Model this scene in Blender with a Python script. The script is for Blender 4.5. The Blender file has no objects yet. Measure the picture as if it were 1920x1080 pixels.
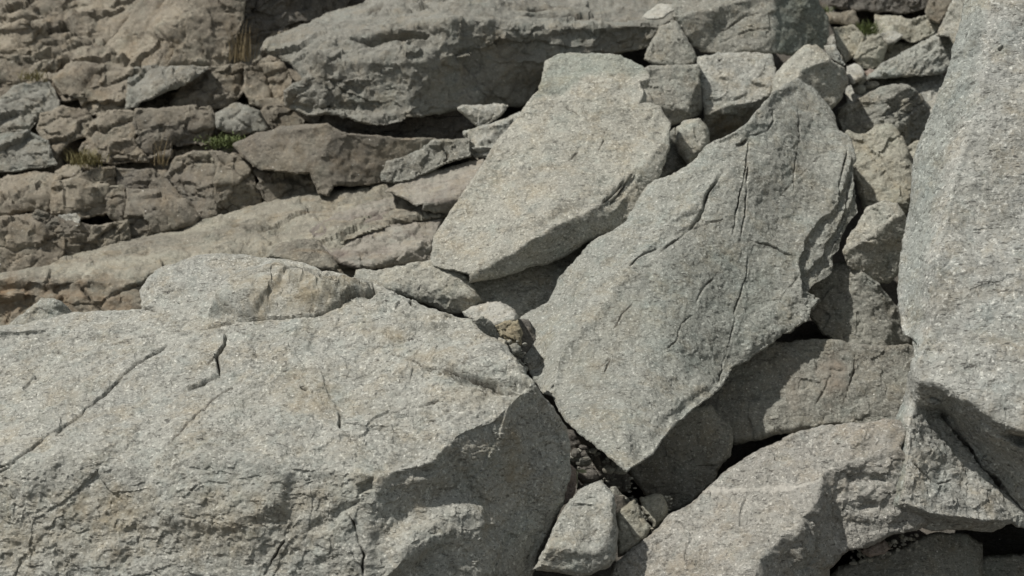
import bpy, math, random
import numpy as np
from mathutils import Vector, geometry

# ------------------------------------------------------------------ camera, sky, sun, exposure
S = bpy.context.scene
COL = S.collection
CAM_LOC = np.array([0.0, 0.0, 1.7]); PITCH = math.radians(-8.0); LENS = 50.0
cam_data = bpy.data.cameras.new('camera'); cam_data.lens = LENS; cam_data.sensor_width = 36.0
cam_data.clip_start = 0.1; cam_data.clip_end = 500.0
cam_data.dof.use_dof = True; cam_data.dof.focus_distance = 7.2; cam_data.dof.aperture_fstop = 2.0
cam = bpy.data.objects.new('camera', cam_data); COL.objects.link(cam)
cam.location = CAM_LOC; cam.rotation_euler = (math.radians(90) + PITCH, 0, 0)
S.camera = cam
SUN = np.array([-0.51, -0.22, 0.83]); SUN /= np.linalg.norm(SUN)      # towards the sun
w_ = bpy.data.worlds.new('World'); S.world = w_; w_.use_nodes = True
nt = w_.node_tree; bg = nt.nodes['Background']
sky = nt.nodes.new('ShaderNodeTexSky'); sky.sky_type = 'NISHITA'; sky.sun_disc = False
sky.sun_elevation = math.asin(SUN[2]); sky.sun_rotation = math.atan2(SUN[0], SUN[1])
sky_mix = nt.nodes.new('ShaderNodeMix'); sky_mix.data_type = 'RGBA'; sky_mix.inputs[0].default_value = 0.6      # warm grey added to the sky to warm the shadows
sky_mix.inputs[7].default_value = (5.1, 5.0, 4.25, 1); nt.links.new(sky.outputs[0], sky_mix.inputs[6]); nt.links.new(sky_mix.outputs[2], bg.inputs[0]); bg.inputs[1].default_value = 0.07
sd = bpy.data.lights.new('sun', 'SUN'); sd.energy = 3.6; sd.angle = math.radians(0.9); sd.color = (1.0, 0.952, 0.868)
so = bpy.data.objects.new('sun', sd); COL.objects.link(so)
so.rotation_euler = Vector(SUN).to_track_quat('Z', 'Y').to_euler(); so.location = (-6, -2, 9)
vs = S.view_settings; vs.view_transform = 'Standard'; vs.look = 'None'; vs.exposure = 0.42; vs.gamma = 1.0

# ------------------------------------------------------------------ noise
rng = np.random.RandomState(7)
PERM = np.tile(rng.permutation(256), 3); GR = rng.normal(size=(256, 3)); GR /= np.linalg.norm(GR, axis=1)[:, None]
RV = rng.rand(256, 4)
def gnoise(P):
    Pi = np.floor(P).astype(np.int64); f = P - Pi; u = f*f*f*(f*(f*6-15)+10); Pi &= 255
    out = 0
    for dx in (0, 1):
        hx = PERM[Pi[:, 0]+dx]; wx = u[:, 0] if dx else 1-u[:, 0]
        for dy in (0, 1):
            hy = PERM[hx+((Pi[:, 1]+dy) & 255)]; wy = wx*(u[:, 1] if dy else 1-u[:, 1])
            for dz in (0, 1):
                g = GR[PERM[hy+((Pi[:, 2]+dz) & 255)]]
                wz = wy*(u[:, 2] if dz else 1-u[:, 2])
                out = out + wz*(g[:, 0]*(f[:, 0]-dx)+g[:, 1]*(f[:, 1]-dy)+g[:, 2]*(f[:, 2]-dz))
    return out*1.6
def fbm(P, s, o, gain=0.5, ridged=False):
    a = 1.0; r = 0; Q = P*s
    for k in range(o):
        n = gnoise(Q + 17.3*k)
        if ridged: n = 0.5-2*np.abs(n)*0.9
        r = r + a*n; a *= gain; Q = Q*2.03
    return r
def facets(P, s, tilt=0.55, seed=0, joint=0.0):
    """broken facets: each cell of a jittered lattice has its own small tilted plane; joint: open cracks between cells"""
    Q = P*s + seed*13.7; Qi = np.floor(Q).astype(np.int64); best = np.full(len(P), 9.0); sec = np.full(len(P), 9.0); val = np.zeros(len(P))
    for dx in (-1, 0, 1):
        for dy in (-1, 0, 1):
            for dz in (-1, 0, 1):
                c = Qi + (dx, dy, dz)
                h = PERM[PERM[PERM[c[:, 0] & 255]+(c[:, 1] & 255)]+(c[:, 2] & 255)]
                r = RV[h]; d = Q - (c + r[:, :3]); q = (d*d).sum(1)
                m = q < best; sec = np.where(m, best, np.minimum(sec, q)); best = np.where(m, q, best)
                t = GR[(h*7+3) & 255]
                val = np.where(m, (r[:, 3]-0.5)*0.7 + tilt*(d*t).sum(1), val)
    if joint: val = val - joint*np.clip(1-(np.sqrt(sec)-np.sqrt(best))/0.07, 0, 1)
    return val
def px_noise(X, Y, L, seed):
    P = np.stack([X/L, Y/L, np.full_like(X, seed*3.7+0.5)], 1); return gnoise(P)

# ------------------------------------------------------------------ the view's rays: photo pixel + distance -> point
cp, sp = math.cos(PITCH), math.sin(PITCH); K = 36.0/LENS/1920.0
def rays(X, Y):
    u = (X-960.0)*K; v = (540.0-Y)*K
    return np.stack([u, cp - v*sp, sp + v*cp], -1)
def place(X, Y, d): return CAM_LOC + rays(np.asarray(X, float), np.asarray(Y, float))*np.asarray(d)[..., None]
GX = [0, 480, 960, 1440, 1920]; GY = [0, 200, 400, 600, 800, 1080]
GD = np.array([[12.3, 12.2, 12.2, 12.6, 13.2], [11.2, 11.0, 10.6, 10.7, 11.3], [10.2, 10.0, 9.3, 9.2, 9.6],
               [9.4, 9.0, 8.5, 8.4, 8.6], [8.3, 8.0, 7.7, 7.8, 7.8], [6.8, 6.8, 6.7, 6.9, 7.1]])
def base_depth(x, y):
    r = [np.interp(x, GX, row) for row in GD]
    y = min(max(y, 0), 1080); k = min(int(np.searchsorted(GY, y, 'right'))-1, 4); t = (y-GY[k])/(GY[k+1]-GY[k])
    return r[k]*(1-t)+r[k+1]*t

# ------------------------------------------------------------------ materials
def granite(name, base, alt, stain, stain_amt=0.35, fleck=1.0, bump=1.0, rough=0.85, scale=1.0, stretch=None):
    m = bpy.data.materials.new(name); m.use_nodes = True; t = m.node_tree; N = t.nodes; L = t.links
    b = N['Principled BSDF']; b.inputs['Roughness'].default_value = rough
    b.inputs['Specular IOR Level'].default_value = 0.25
    tc = N.new('ShaderNodeTexCoord'); info = N.new('ShaderNodeObjectInfo')
    off = N.new('ShaderNodeVectorMath'); off.operation = 'SCALE'; off.inputs[0].default_value = (31, 17, 23)
    L.new(info.outputs['Random'], off.inputs['Scale'])
    add = N.new('ShaderNodeVectorMath'); L.new(tc.outputs['Object'], add.inputs[0]); L.new(off.outputs[0], add.inputs[1])
    V = add.outputs[0]
    VS = V
    if stretch:
        sm = N.new('ShaderNodeMapping'); sm.inputs['Rotation'].default_value = (0, 0.32, 0); sm.inputs['Scale'].default_value = stretch; L.new(V, sm.inputs['Vector']); VS = sm.outputs[0]
    def noise(s, det, rg=0.6, dist=0.0, vec=V):
        n = N.new('ShaderNodeTexNoise'); n.inputs['Scale'].default_value = s*scale; n.inputs['Detail'].default_value = det
        n.inputs['Roughness'].default_value = rg; n.inputs['Distortion'].default_value = dist; L.new(vec, n.inputs['Vector']); return n.outputs[0]
    def ramp(src, a, b_):
        r = N.new('ShaderNodeMapRange'); r.inputs['From Min'].default_value = a; r.inputs['From Max'].default_value = b_
        L.new(src, r.inputs['Value']); return r.outputs[0]
    def mixc(f, c1, c2, kind='MIX'):
        x = N.new('ShaderNodeMix'); x.data_type = 'RGBA'; x.blend_type = kind
        for s_, c in ((6, c1), (7, c2)):
            if isinstance(c, tuple): x.inputs[s_].default_value = (*c, 1)
            else: L.new(c, x.inputs[s_])
        if isinstance(f, float): x.inputs[0].default_value = f
        else: L.new(f, x.inputs[0])
        return x.outputs[2]
    def math_(op, a, b_):
        x = N.new('ShaderNodeMath'); x.operation = op
        for i, c in enumerate((a, b_)):
            if isinstance(c, (int, float)): x.inputs[i].default_value = c
            else: L.new(c, x.inputs[i])
        return x.outputs[0]
    big = noise(1.6, 5, 0.6, 0.6, VS)
    c = mixc(ramp(big, 0.35, 0.65), base, alt)
    # mottling, then crystals
    mid = noise(9, 6, 0.65, 0.3)
    c = mixc(math_('MULTIPLY', ramp(mid, 0.3, 0.7), 0.30), c, tuple(x*0.55 for x in base))
    wc = N.new('ShaderNodeTexNoise'); wc.inputs['Scale'].default_value = 5.5; wc.inputs['Detail'].default_value = 7; wc.inputs['Roughness'].default_value = 0.72; L.new(V, wc.inputs['Vector'])
    wsep = N.new('ShaderNodeSeparateColor'); L.new(wc.outputs['Color'], wsep.inputs[0])
    c = mixc(math_('MULTIPLY', ramp(wsep.outputs[0], 0.50, 0.68), 0.75), c, mixc(1.0, c, (1.0, 0.90, 0.775), 'MULTIPLY'))
    c = mixc(math_('MULTIPLY', ramp(wsep.outputs[2], 0.50, 0.68), 0.75), c, mixc(1.0, c, (0.90, 0.975, 1.0), 'MULTIPLY'))
    c = mixc(math_('MULTIPLY', ramp(wsep.outputs[1], 0.52, 0.70), 0.55), c, mixc(1.0, c, (0.70, 0.69, 0.67), 'MULTIPLY'))
    st = noise(2.7, 6, 0.7, 0.8, VS)
    c = mixc(math_('MULTIPLY', ramp(st, 0.54, 0.72), stain_amt), c, stain)
    li = noise(4.2, 9, 0.78, 0.4)      # grey lichen and weathering films with a definite edge
    c = mixc(math_('MULTIPLY', ramp(li, 0.555, 0.60), 0.55), c, mixc(1.0, c, (0.72, 0.715, 0.69), 'MULTIPLY'))
    li2 = noise(7.3, 8, 0.8, 0.2)
    c = mixc(math_('MULTIPLY', ramp(li2, 0.60, 0.64), 0.45), c, tuple(min(0.6, x*1.35) for x in base))
    wm = N.new('ShaderNodeMapping'); wm.inputs['Scale'].default_value = (1, 1, 0.13); L.new(V, wm.inputs['Vector'])      # water streaks run down the faces
    ws = noise(7.5, 5, 0.65, 0.15, wm.outputs[0])
    c = mixc(math_('MULTIPLY', ramp(ws, 0.52, 0.66), 0.42), c, mixc(1.0, c, (0.72, 0.70, 0.66), 'MULTIPLY'))
    fine = noise(85, 3, 0.75)
    c = mixc(math_('MULTIPLY', ramp(fine, 0.45, 0.30), 0.72*fleck), c, tuple(x*0.28 for x in base))
    fine2 = noise(70, 3, 0.7, 0.0, add.outputs[0])
    f2 = N.new('ShaderNodeVectorMath'); L.new(V, f2.inputs[0]); f2.inputs[1].default_value = (5.1, 3.3, 9.7)
    fine2 = noise(62, 3, 0.75, 0.0, f2.outputs[0])
    c = mixc(math_('MULTIPLY', ramp(fine2, 0.55, 0.70), 0.55*fleck), c, tuple(min(0.75, x*1.9+0.05) for x in base))
    # dark mica flakes lying along the foliation, small pits, white flecks painted as glints
    st1 = N.new('ShaderNodeMapping'); st1.inputs['Rotation'].default_value = (0.3, 0.65, 0.2); st1.inputs['Scale'].default_value = (0.38, 1.0, 1.0); L.new(V, st1.inputs['Vector'])
    mica = noise(48, 2, 0.85, 0.0, st1.outputs[0])
    c = mixc(math_('MULTIPLY', ramp(mica, 0.60, 0.72), 0.60*fleck), c, (0.055, 0.052, 0.047))
    mica2 = noise(120, 1, 0.6, 0.0, st1.outputs[0])
    c = mixc(math_('MULTIPLY', ramp(mica2, 0.60, 0.72), 0.55*fleck), c, tuple(x*0.35 for x in base))
    vo = N.new('ShaderNodeTexVoronoi'); vo.inputs['Scale'].default_value = 75*scale; L.new(V, vo.inputs['Vector'])
    sepv = N.new('ShaderNodeSeparateColor'); L.new(vo.outputs['Color'], sepv.inputs[0])
    wh = math_('MULTIPLY', ramp(sepv.outputs[1], 0.9945, 0.998), ramp(vo.outputs['Distance'], 0.40, 0.2))
    c = mixc(math_('MULTIPLY', wh, 0.8), c, (0.8, 0.79, 0.75))
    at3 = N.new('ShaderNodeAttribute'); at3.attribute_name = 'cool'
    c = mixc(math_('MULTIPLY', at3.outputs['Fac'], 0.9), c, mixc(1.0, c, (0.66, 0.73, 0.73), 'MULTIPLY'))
    at = N.new('ShaderNodeAttribute'); at.attribute_name = 'vein'; c = mixc(math_('MULTIPLY', at.outputs['Fac'], 0.55), c, (0.46, 0.445, 0.41))
    at2 = N.new('ShaderNodeAttribute'); at2.attribute_name = 'rust'
    c = mixc(math_('MULTIPLY', at2.outputs['Fac'], math_('ADD', ramp(mid, 0.35, 0.65), 0.25)), c, stain)
    at4 = N.new('ShaderNodeAttribute'); at4.attribute_name = 'crack_tone'  # darker brown tone along the crack lines
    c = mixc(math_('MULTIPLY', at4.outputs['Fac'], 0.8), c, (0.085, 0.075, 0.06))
    L.new(c, b.inputs['Base Color'])
    h = math_('ADD', math_('MULTIPLY', noise(26, 7, 0.82, 0.3), 0.75), math_('MULTIPLY', fine, 0.35))
    h = math_('SUBTRACT', h, math_('MULTIPLY', ramp(mica, 0.57, 0.70), 0.22))
    # hairline cracks and flaked edges: a warped cell network, broken up by a mask
    wn = N.new('ShaderNodeTexNoise'); wn.inputs['Scale'].default_value = 5; wn.inputs['Detail'].default_value = 6; wn.inputs['Roughness'].default_value = 0.65; L.new(V, wn.inputs['Vector'])
    wv = N.new('ShaderNodeVectorMath'); wv.operation = 'SCALE'; L.new(wn.outputs['Color'], wv.inputs[0]); wv.inputs['Scale'].default_value = 0.5
    wa = N.new('ShaderNodeVectorMath'); L.new(st1.outputs[0], wa.inputs[0]); L.new(wv.outputs[0], wa.inputs[1])
    v2 = N.new('ShaderNodeTexVoronoi'); v2.feature = 'DISTANCE_TO_EDGE'; v2.inputs['Scale'].default_value = 6.5; L.new(wa.outputs[0], v2.inputs['Vector'])
    ln = math_('MULTIPLY', ramp(v2.outputs['Distance'], 0.020, 0.004), ramp(noise(3.5, 4, 0.6, 0.0), 0.47, 0.58))
    h = math_('SUBTRACT', h, math_('MULTIPLY', ln, 0.9))
    bp = N.new('ShaderNodeBump'); bp.inputs['Strength'].default_value = 0.75*bump; bp.inputs['Distance'].default_value = 0.022
    L.new(h, bp.inputs['Height']); L.new(bp.outputs[0], b.inputs['Normal'])
    return m
M = {}
M['light'] = granite('pale_granite', (0.365, 0.366, 0.335), (0.325, 0.328, 0.305), (0.27, 0.225, 0.15), 0.4, fleck=1.3)
M['block'] = granite('grey_brown_granite', (0.255, 0.255, 0.23), (0.215, 0.208, 0.185), (0.20, 0.165, 0.115), 0.5, fleck=0.7, bump=1.1)
M['coarse'] = granite('coarse_granite', (0.35, 0.353, 0.33), (0.305, 0.312, 0.298), (0.27, 0.225, 0.16), 0.4, scale=0.72, fleck=1.3)
M['mid'] = granite('mid_grey_granite', (0.325, 0.318, 0.292), (0.285, 0.28, 0.26), (0.24, 0.195, 0.14), 0.45, fleck=1.3)
M['warm'] = granite('warm_granite', (0.36, 0.356, 0.315), (0.325, 0.322, 0.29), (0.30, 0.255, 0.18), 0.4, fleck=1.25)
M['grey'] = granite('grey_granite', (0.28, 0.28, 0.25), (0.235, 0.233, 0.21), (0.22, 0.19, 0.155), 0.45, fleck=1.2)
M['blue'] = granite('bluish_granite', (0.315, 0.322, 0.295), (0.275, 0.28, 0.258), (0.26, 0.24, 0.19), 0.4, fleck=1.3)
M['brown'] = granite('brown_bedrock', (0.235, 0.214, 0.174), (0.145, 0.132, 0.115), (0.175, 0.135, 0.09), 0.55, fleck=0.6, bump=1.1)
M['ramp'] = granite('stained_bedrock', (0.335, 0.32, 0.268), (0.175, 0.162, 0.138), (0.20, 0.14, 0.085), 0.6, fleck=0.6, bump=1.1, stretch=(0.5, 1.2, 2.6))
M['purple'] = granite('purplish_bedrock', (0.25, 0.228, 0.2), (0.33, 0.318, 0.28), (0.145, 0.12, 0.11), 0.8, fleck=0.6, stretch=(0.5, 1.2, 2.2))
M['cliff'] = granite('cliff_rock', (0.31, 0.28, 0.228), (0.155, 0.137, 0.112), (0.21, 0.17, 0.12), 0.5, fleck=0.55, bump=1.15)
M['yellow'] = granite('lichen_rock', (0.35, 0.342, 0.29), (0.29, 0.284, 0.243), (0.27, 0.21, 0.11), 0.5)
M['gold'] = granite('ochre_lichen', (0.30, 0.27, 0.19), (0.25, 0.225, 0.17), (0.28, 0.215, 0.11), 0.6)
M['white'] = granite('white_rock', (0.45, 0.445, 0.41), (0.38, 0.375, 0.34), (0.33, 0.27, 0.17), 0.25, fleck=0.8)
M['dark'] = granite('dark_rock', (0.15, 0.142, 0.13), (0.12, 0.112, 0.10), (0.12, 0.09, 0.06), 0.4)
M['pink'] = granite('pink_rock', (0.29, 0.235, 0.205), (0.31, 0.265, 0.235), (0.20, 0.13, 0.09), 0.4)

# ------------------------------------------------------------------ rock builder
def poly_sd(X, Y, poly):
    """signed distance, positive inside"""
    best = np.full(X.shape, 1e18); ins = np.zeros(X.shape, bool); n = len(poly)
    for i in range(n):
        ax, ay = poly[i]; bx, by = poly[(i+1) % n]
        dx, dy = bx-ax, by-ay; q = dx*dx+dy*dy+1e-9
        t = np.clip(((X-ax)*dx+(Y-ay)*dy)/q, 0, 1)
        best = np.minimum(best, (X-ax-t*dx)**2+(Y-ay-t*dy)**2)
        if ay != by:
            c = (ay > Y) != (by > Y); ins ^= c & (X < (bx-ax)*(Y-ay)/(by-ay)+ax)
    d = np.sqrt(best); return np.where(ins, d, -d)
def line_d(X, Y, pl):
    best = np.full(X.shape, 1e18); par = np.zeros(X.shape); n = len(pl)-1
    for i in range(n):
        ax, ay = pl[i]; bx, by = pl[i+1]; dx, dy = bx-ax, by-ay; q = dx*dx+dy*dy+1e-9
        t = np.clip(((X-ax)*dx+(Y-ay)*dy)/q, 0, 1); d = (X-ax-t*dx)**2+(Y-ay-t*dy)**2
        m = d < best; best = np.where(m, d, best); par = np.where(m, (i+t)/n, par)
    return np.sqrt(best), par
def smooth(t): t = np.clip(t, 0, 1); return t*t*(3-2*t)
def outline_of(faces):
    cnt = {}
    for f, _ in faces:
        for i in range(len(f)):
            a, b = f[i], f[(i+1) % len(f)]; k = (a, b) if a < b else (b, a); cnt.setdefault(k, []).append((a, b))
    nxt = {}
    for k, v in cnt.items():
        if len(v) == 1: nxt.setdefault(v[0][0], []).append(v[0][1]); nxt.setdefault(v[0][1], []).append(v[0][0])
    bad = [k for k, v in nxt.items() if len(v) != 2]
    if bad: print('OUTLINE PROBLEM', bad)
    start = next(iter(nxt)); loop = [start]; prev = None; cur = start
    while True:
        c = [q for q in nxt[cur] if q != prev]
        if not c: break
        prev, cur = cur, c[0]
        if cur == start or len(loop) > 500: break
        loop.append(cur)
    if len(loop) != len(nxt): print('OUTLINE INCOMPLETE', len(loop), len(nxt))
    return loop
def tag(o, label=None, cat=None, group=None, kind=None):
    if label: o['label'] = label
    if cat: o['category'] = cat
    if group: o['group'] = group
    if kind: o['kind'] = kind
    return o
SEED = [0]
def surface(faces, anchors, off=0.0):
    """world depth over pixels: vertex depths solved so every facet lies as near as it can to its given normal"""
    vid = {}; 
    for f, _ in faces:
        for p in f: vid.setdefault(p, len(vid))
    pts = np.array(list(vid.keys()), float); R = rays(pts[:, 0], pts[:, 1]); n = len(pts); A = []; B = []
    for f, nn in faces:
        if nn is None: continue
        nn = np.array(nn, float); nn /= np.linalg.norm(nn); idx = [vid[p] for p in f]; g = R[idx] @ nn
        for i in range(len(idx)):
            for j in {(i+1) % len(idx), (i+len(idx)//2) % len(idx), (i+len(idx)//3) % len(idx)}:
                if i == j: continue
                row = np.zeros(n); L = math.hypot(*(pts[idx[i]]-pts[idx[j]]))
                row[idx[i]] += g[j]; row[idx[j]] -= g[i]; A.append(row/(0.3+L/100)*10); B.append(0)
    if anchors == 'base': anchors = {p: base_depth(*p)+off for p in vid}
    for p, d in anchors.items():
        row = np.zeros(n)
        if p in vid: row[vid[p]] = 1
        else:
            row[:] = 1.0/n
        A.append(row*400); B.append(400.0/d)
    w = np.linalg.lstsq(np.array(A), np.array(B), rcond=None)[0]; w = np.clip(w, 1/20., 1/3.)
    tris = []; fcs = []; P3 = place(pts[:, 0], pts[:, 1], 1/w)
    for f, nn in faces:
        idx = [vid[p] for p in f]; q = P3[idx]; a = sum(np.cross(q[k]-q[0], q[k+1]-q[0]) for k in range(1, len(q)-1)); a /= np.linalg.norm(a)
        if a[1] > 0: a = -a
        if nn is None: print('    facet', f[0], 'got', a.round(2), 'lit %.2f' % (a@SUN)); nn = a
        nn = np.array(nn, float); nn /= np.linalg.norm(nn)
        if a@nn < 0.985: print('    facet', f[0], 'wants', nn.round(2), 'got', a.round(2), 'lit %.2f -> %.2f' % (nn@SUN, a@SUN))
        A2 = np.c_[pts[idx], np.ones(len(idx))]; co = np.linalg.lstsq(A2, w[idx], rcond=None)[0]; fcs.append((idx, co, w[idx]-A2@co))
        for t in geometry.tessellate_polygon([[Vector((p[0], p[1], 0)) for p in f]]): tris.append([idx[k] for k in t]+[len(fcs)-1])
    return pts, w, (tris, fcs)
def interp_w(X, Y, pts, w, tris):
    tris, fcs = tris; best = np.full(X.shape, -1e9); out = np.zeros(X.shape); fid = np.zeros(X.shape, int)
    for a, b, c, fi in tris:
        (ax, ay), (bx, by), (cx, cy) = pts[a], pts[b], pts[c]
        D = (by-cy)*(ax-cx)+(cx-bx)*(ay-cy)
        if abs(D) < 1: continue
        l1 = ((by-cy)*(X-cx)+(cx-bx)*(Y-cy))/D; l2 = ((cy-ay)*(X-cx)+(ax-cx)*(Y-cy))/D; l3 = 1-l1-l2
        m = np.minimum(np.minimum(l1, l2), l3)*math.sqrt(abs(D))
        q = m > best; best = np.where(q, m, best); fid = np.where(q, fi, fid)
        e1, e2, e3 = np.clip(l1, -0.3, 1.3), np.clip(l2, -0.3, 1.3), np.clip(l3, -0.3, 1.3)
        out = np.where(q, (e1*w[a]+e2*w[b]+e3*w[c])/(e1+e2+e3), out)
    for fi, (idx, co, res) in enumerate(fcs):      # inside large facets: one plane plus a smooth remainder
        q = fid == fi
        if len(idx) < 5 or q.sum() < 1500: continue
        x, y = X[q], Y[q]; d = poly_sd(x, y, [tuple(pts[i]) for i in idx]); t = smooth((d-2)/26)
        num = 0; den = 0
        for i, e in zip(idx, res):
            g = 1/((x-pts[i][0])**2+(y-pts[i][1])**2+100)**1.5; num = num+g*e; den = den+g
        out[q] = out[q]*(1-t)+t*(co[0]*x+co[1]*y+co[2]+num/den)
    return out
def blur(Z, Mk, k):
    for _ in range(k):
        s = np.where(Mk, Z, 0); c = Mk.astype(float)
        for ax in (0, 1):
            s = s + np.roll(s, 1, ax)*0.5*2 + np.roll(s, -1, ax)*0.5*2 if False else (np.roll(s, 1, ax)+2*s+np.roll(s, -1, ax))
            c = (np.roll(c, 1, ax)+2*c+np.roll(c, -1, ax))
        Z = np.where(Mk, s/np.maximum(c, 1e-9), Z)
    return Z
def mesh_object(name, V, quads, tris, mat, attrs=None, parent=None, sharp=0):
    org = np.array([(V[:, 0].min()+V[:, 0].max())/2, (V[:, 1].min()+V[:, 1].max())/2, V[:, 2].min()])
    if parent is not None: org = np.array(parent.location)
    me = bpy.data.meshes.new(name); nq, ntr = len(quads), len(tris)
    me.vertices.add(len(V)); me.vertices.foreach_set('co', (V-org).astype(np.float32).ravel())
    me.loops.add(nq*4+ntr*3)
    me.loops.foreach_set('vertex_index', np.concatenate([quads.ravel(), tris.ravel()]).astype(np.int32))
    me.polygons.add(nq+ntr)
    me.polygons.foreach_set('loop_start', np.concatenate([np.arange(nq)*4, nq*4+np.arange(ntr)*3]).astype(np.int32))
    me.polygons.foreach_set('use_smooth', np.ones(nq+ntr, bool))
    for k, a in (attrs or {}).items():
        at = me.attributes.new(k, 'FLOAT', 'POINT'); at.data.foreach_set('value', a.astype(np.float32))
    me.update(calc_edges=True); me.validate()
    me.materials.append(mat)
    if sharp: me.set_sharp_from_angle(angle=math.radians(sharp))
    o = bpy.data.objects.new(name, me); COL.objects.link(o)
    if parent is not None: o.parent = parent
    else: o.location = org
    return o
def rock(label, faces, d=None, off=0.0, mat='grey', name='boulder', cat='boulder', group=None, kind=None, anchors=None,
         step=2.2, warp=2.5, grow=1.0, soft=2, rnd=(8, 0.03), thick=1.1, amp=0.008, big=0.02, chip=0.009, chip_s=7.0,
         strata=None, cracks=(), patches=(), veins=(), rust=(), cool=(), rough=(), back=0.25, grain=0.0, frac=None, flake=0.004, rim=0.012):
    SEED[0] += 1; seed = SEED[0]
    if isinstance(faces[0][0], (int, float)): faces = [(faces, (-0.05, -0.8, 0.6))]
    faces = [([tuple(p) for p in f], n) for f, n in faces]
    poly = outline_of(faces); pa = np.array(poly, float)
    if anchors is None:
        c = pa.mean(0); anchors = {'mean': (d if d is not None else base_depth(*c)+off)}
    pts, w, tris = surface(faces, anchors, off)
    m = grow+warp+3*step
    x0, y0 = pa.min(0)-m; x1, y1 = pa.max(0)+m
    nx = int((x1-x0)/step)+1; ny = int((y1-y0)/step)+1
    gx = x0+np.arange(nx)*step; gy = y0+np.arange(ny)*step
    X, Y = np.meshgrid(gx, gy); shp = X.shape; X = X.ravel(); Y = Y.ravel()
    def wrp(X, Y):
        wx = px_noise(X, Y, 45, seed)*warp*1.2+px_noise(X, Y, 14, seed+50)*warp*0.7+px_noise(X, Y, 5.5, seed+90)*warp*0.42
        wy = px_noise(X, Y, 45, seed+200)*warp*1.2+px_noise(X, Y, 14, seed+250)*warp*0.7+px_noise(X, Y, 5.5, seed+290)*warp*0.42
        return X+wx, Y+wy
    WX, WY = wrp(X, Y); sdv = (poly_sd(WX, WY, poly)+grow).reshape(shp)
    mk = sdv > -0.5*step
    cell = mk[:-1, :-1] & mk[1:, :-1] & mk[:-1, 1:] & mk[1:, 1:]
    use = np.zeros(shp, bool); use[:-1, :-1] |= cell; use[1:, :-1] |= cell; use[:-1, 1:] |= cell; use[1:, 1:] |= cell
    inner = np.zeros(shp, bool)
    inner[1:-1, 1:-1] = cell[:-1, :-1] & cell[1:, :-1] & cell[:-1, 1:] & cell[1:, 1:]
    bnd = use & ~inner
    gyy, gxx = np.gradient(sdv, step); gl = np.maximum(gxx**2+gyy**2, 0.2)
    mv = np.clip(sdv, -1.2*step, 1.6*step)/gl
    Xg = X.reshape(shp).copy(); Yg = Y.reshape(shp).copy()
    Xg[bnd] -= (mv*gxx)[bnd]; Yg[bnd] -= (mv*gyy)[bnd]
    sdv = np.where(bnd, 0, np.maximum(sdv, 0))
    Xf, Yf = Xg.ravel(), Yg.ravel(); WX, WY = wrp(Xf, Yf)
    W = interp_w(WX, WY, pts, w, tris).reshape(shp)
    W = blur(W, use, soft)
    D = 1.0/W
    if rnd:
        t = np.clip(1-sdv/rnd[0], 0, 1); D = D + rnd[1]*(1-np.sqrt(np.maximum(1-t*t*0.98, 0)))
    P = (CAM_LOC + rays(Xg, Yg)*D[..., None])
    def normals(P):
        a = np.gradient(P, axis=1); b = np.gradient(P, axis=0); n = np.cross(b, a); n /= np.linalg.norm(n, axis=2)[..., None]+1e-12
        return n
    n0 = normals(P)
    for c in range(3): n0[..., c] = blur(n0[..., c], use, 3)
    n0 /= np.linalg.norm(n0, axis=2)[..., None]+1e-12
    Pf = P.reshape(-1, 3); h = np.zeros(len(Pf)); uf = use.ravel(); Pu = Pf[uf] + seed*5.3
    hu = big*fbm(Pu, 1.7, 3)*1.0
    if frac:
        fs, fa, fj = frac; Pw = (Pu-np.stack([Pu[:, 0]*0, Pu[:, 0]*0, Pu[:, 0]*0.28], 1))*np.array([0.65, 1, 1.6]) + 0.05*np.stack([fbm(Pu, 5, 3), fbm(Pu+9, 5, 3), fbm(Pu+19, 5, 3)], 1)
        hu = hu + fa*facets(Pw, fs, 1.15, seed+21, fj)
    if chip:
        Pw = Pu + 0.03*np.stack([gnoise(Pu*9), gnoise(Pu*9+40), gnoise(Pu*9+80)], 1)
        hu = hu + chip*(facets(Pw, chip_s, seed=seed)+0.45*facets(Pw, chip_s*2.6, seed=seed+3))
    hu = hu + amp*(0.7*fbm(Pu, 12.0, 5, 0.68)+0.5*fbm(Pu, 7.0, 4, 0.55, True))
    if grain:      # foliation: fine ribs running one way
        g = np.array([0.75, 0.15, 0.62]); g /= np.linalg.norm(g); Q = Pu - 0.8*(Pu@g)[:, None]*g
        hu = hu + grain*fbm(Q, 22, 3, 0.6, True)
    if strata:
        (sx, sy, sz), sp_, sa = strata; v = np.array([sx, sy, sz], float); v /= np.linalg.norm(v)
        t = (Pu@v)/sp_ + 0.55*fbm(Pu, 2.3, 3); fr = t-np.floor(t); lay = RV[(np.floor(t).astype(int)*5) & 255][:, 0]
        lay2 = RV[((np.floor(t).astype(int)+1)*5) & 255][:, 0]
        hu = hu + sa*(lay+(lay2-lay)*smooth((fr-0.75)/0.25)) - sa*0.5*np.exp(-((fr-0.9)/0.05)**2)
    if flake:      # exfoliation: thin sheets that end in small broken steps
        t = 2.6*fbm(Pu*np.array([1, 1, 1.4]), 2.2, 6, 0.6)+0.5; fl = np.floor(t); fr = t-fl
        hu = hu + flake*(fl+smooth((fr-0.93)/0.07))
    if rim:        # spalled edges
        q = np.clip(1-sdv.ravel()[uf]/(7+7*RV[0, 0]), 0, 1)
        hu = hu - rim*q*np.clip(1.6*facets(Pu, 13, 0.8, seed+31)+0.4, 0, 1.5)
    rv = rays(Xf[uf], Yf[uf]); rv /= np.linalg.norm(rv, axis=1)[:, None]
    hu = hu*np.clip(-(n0.reshape(-1, 3)[uf]*rv).sum(1)/0.55, 0.22, 1)
    fade = np.clip(sdv.ravel()[uf]/6.0, 0.35, 1)
    hu = hu*fade
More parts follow.
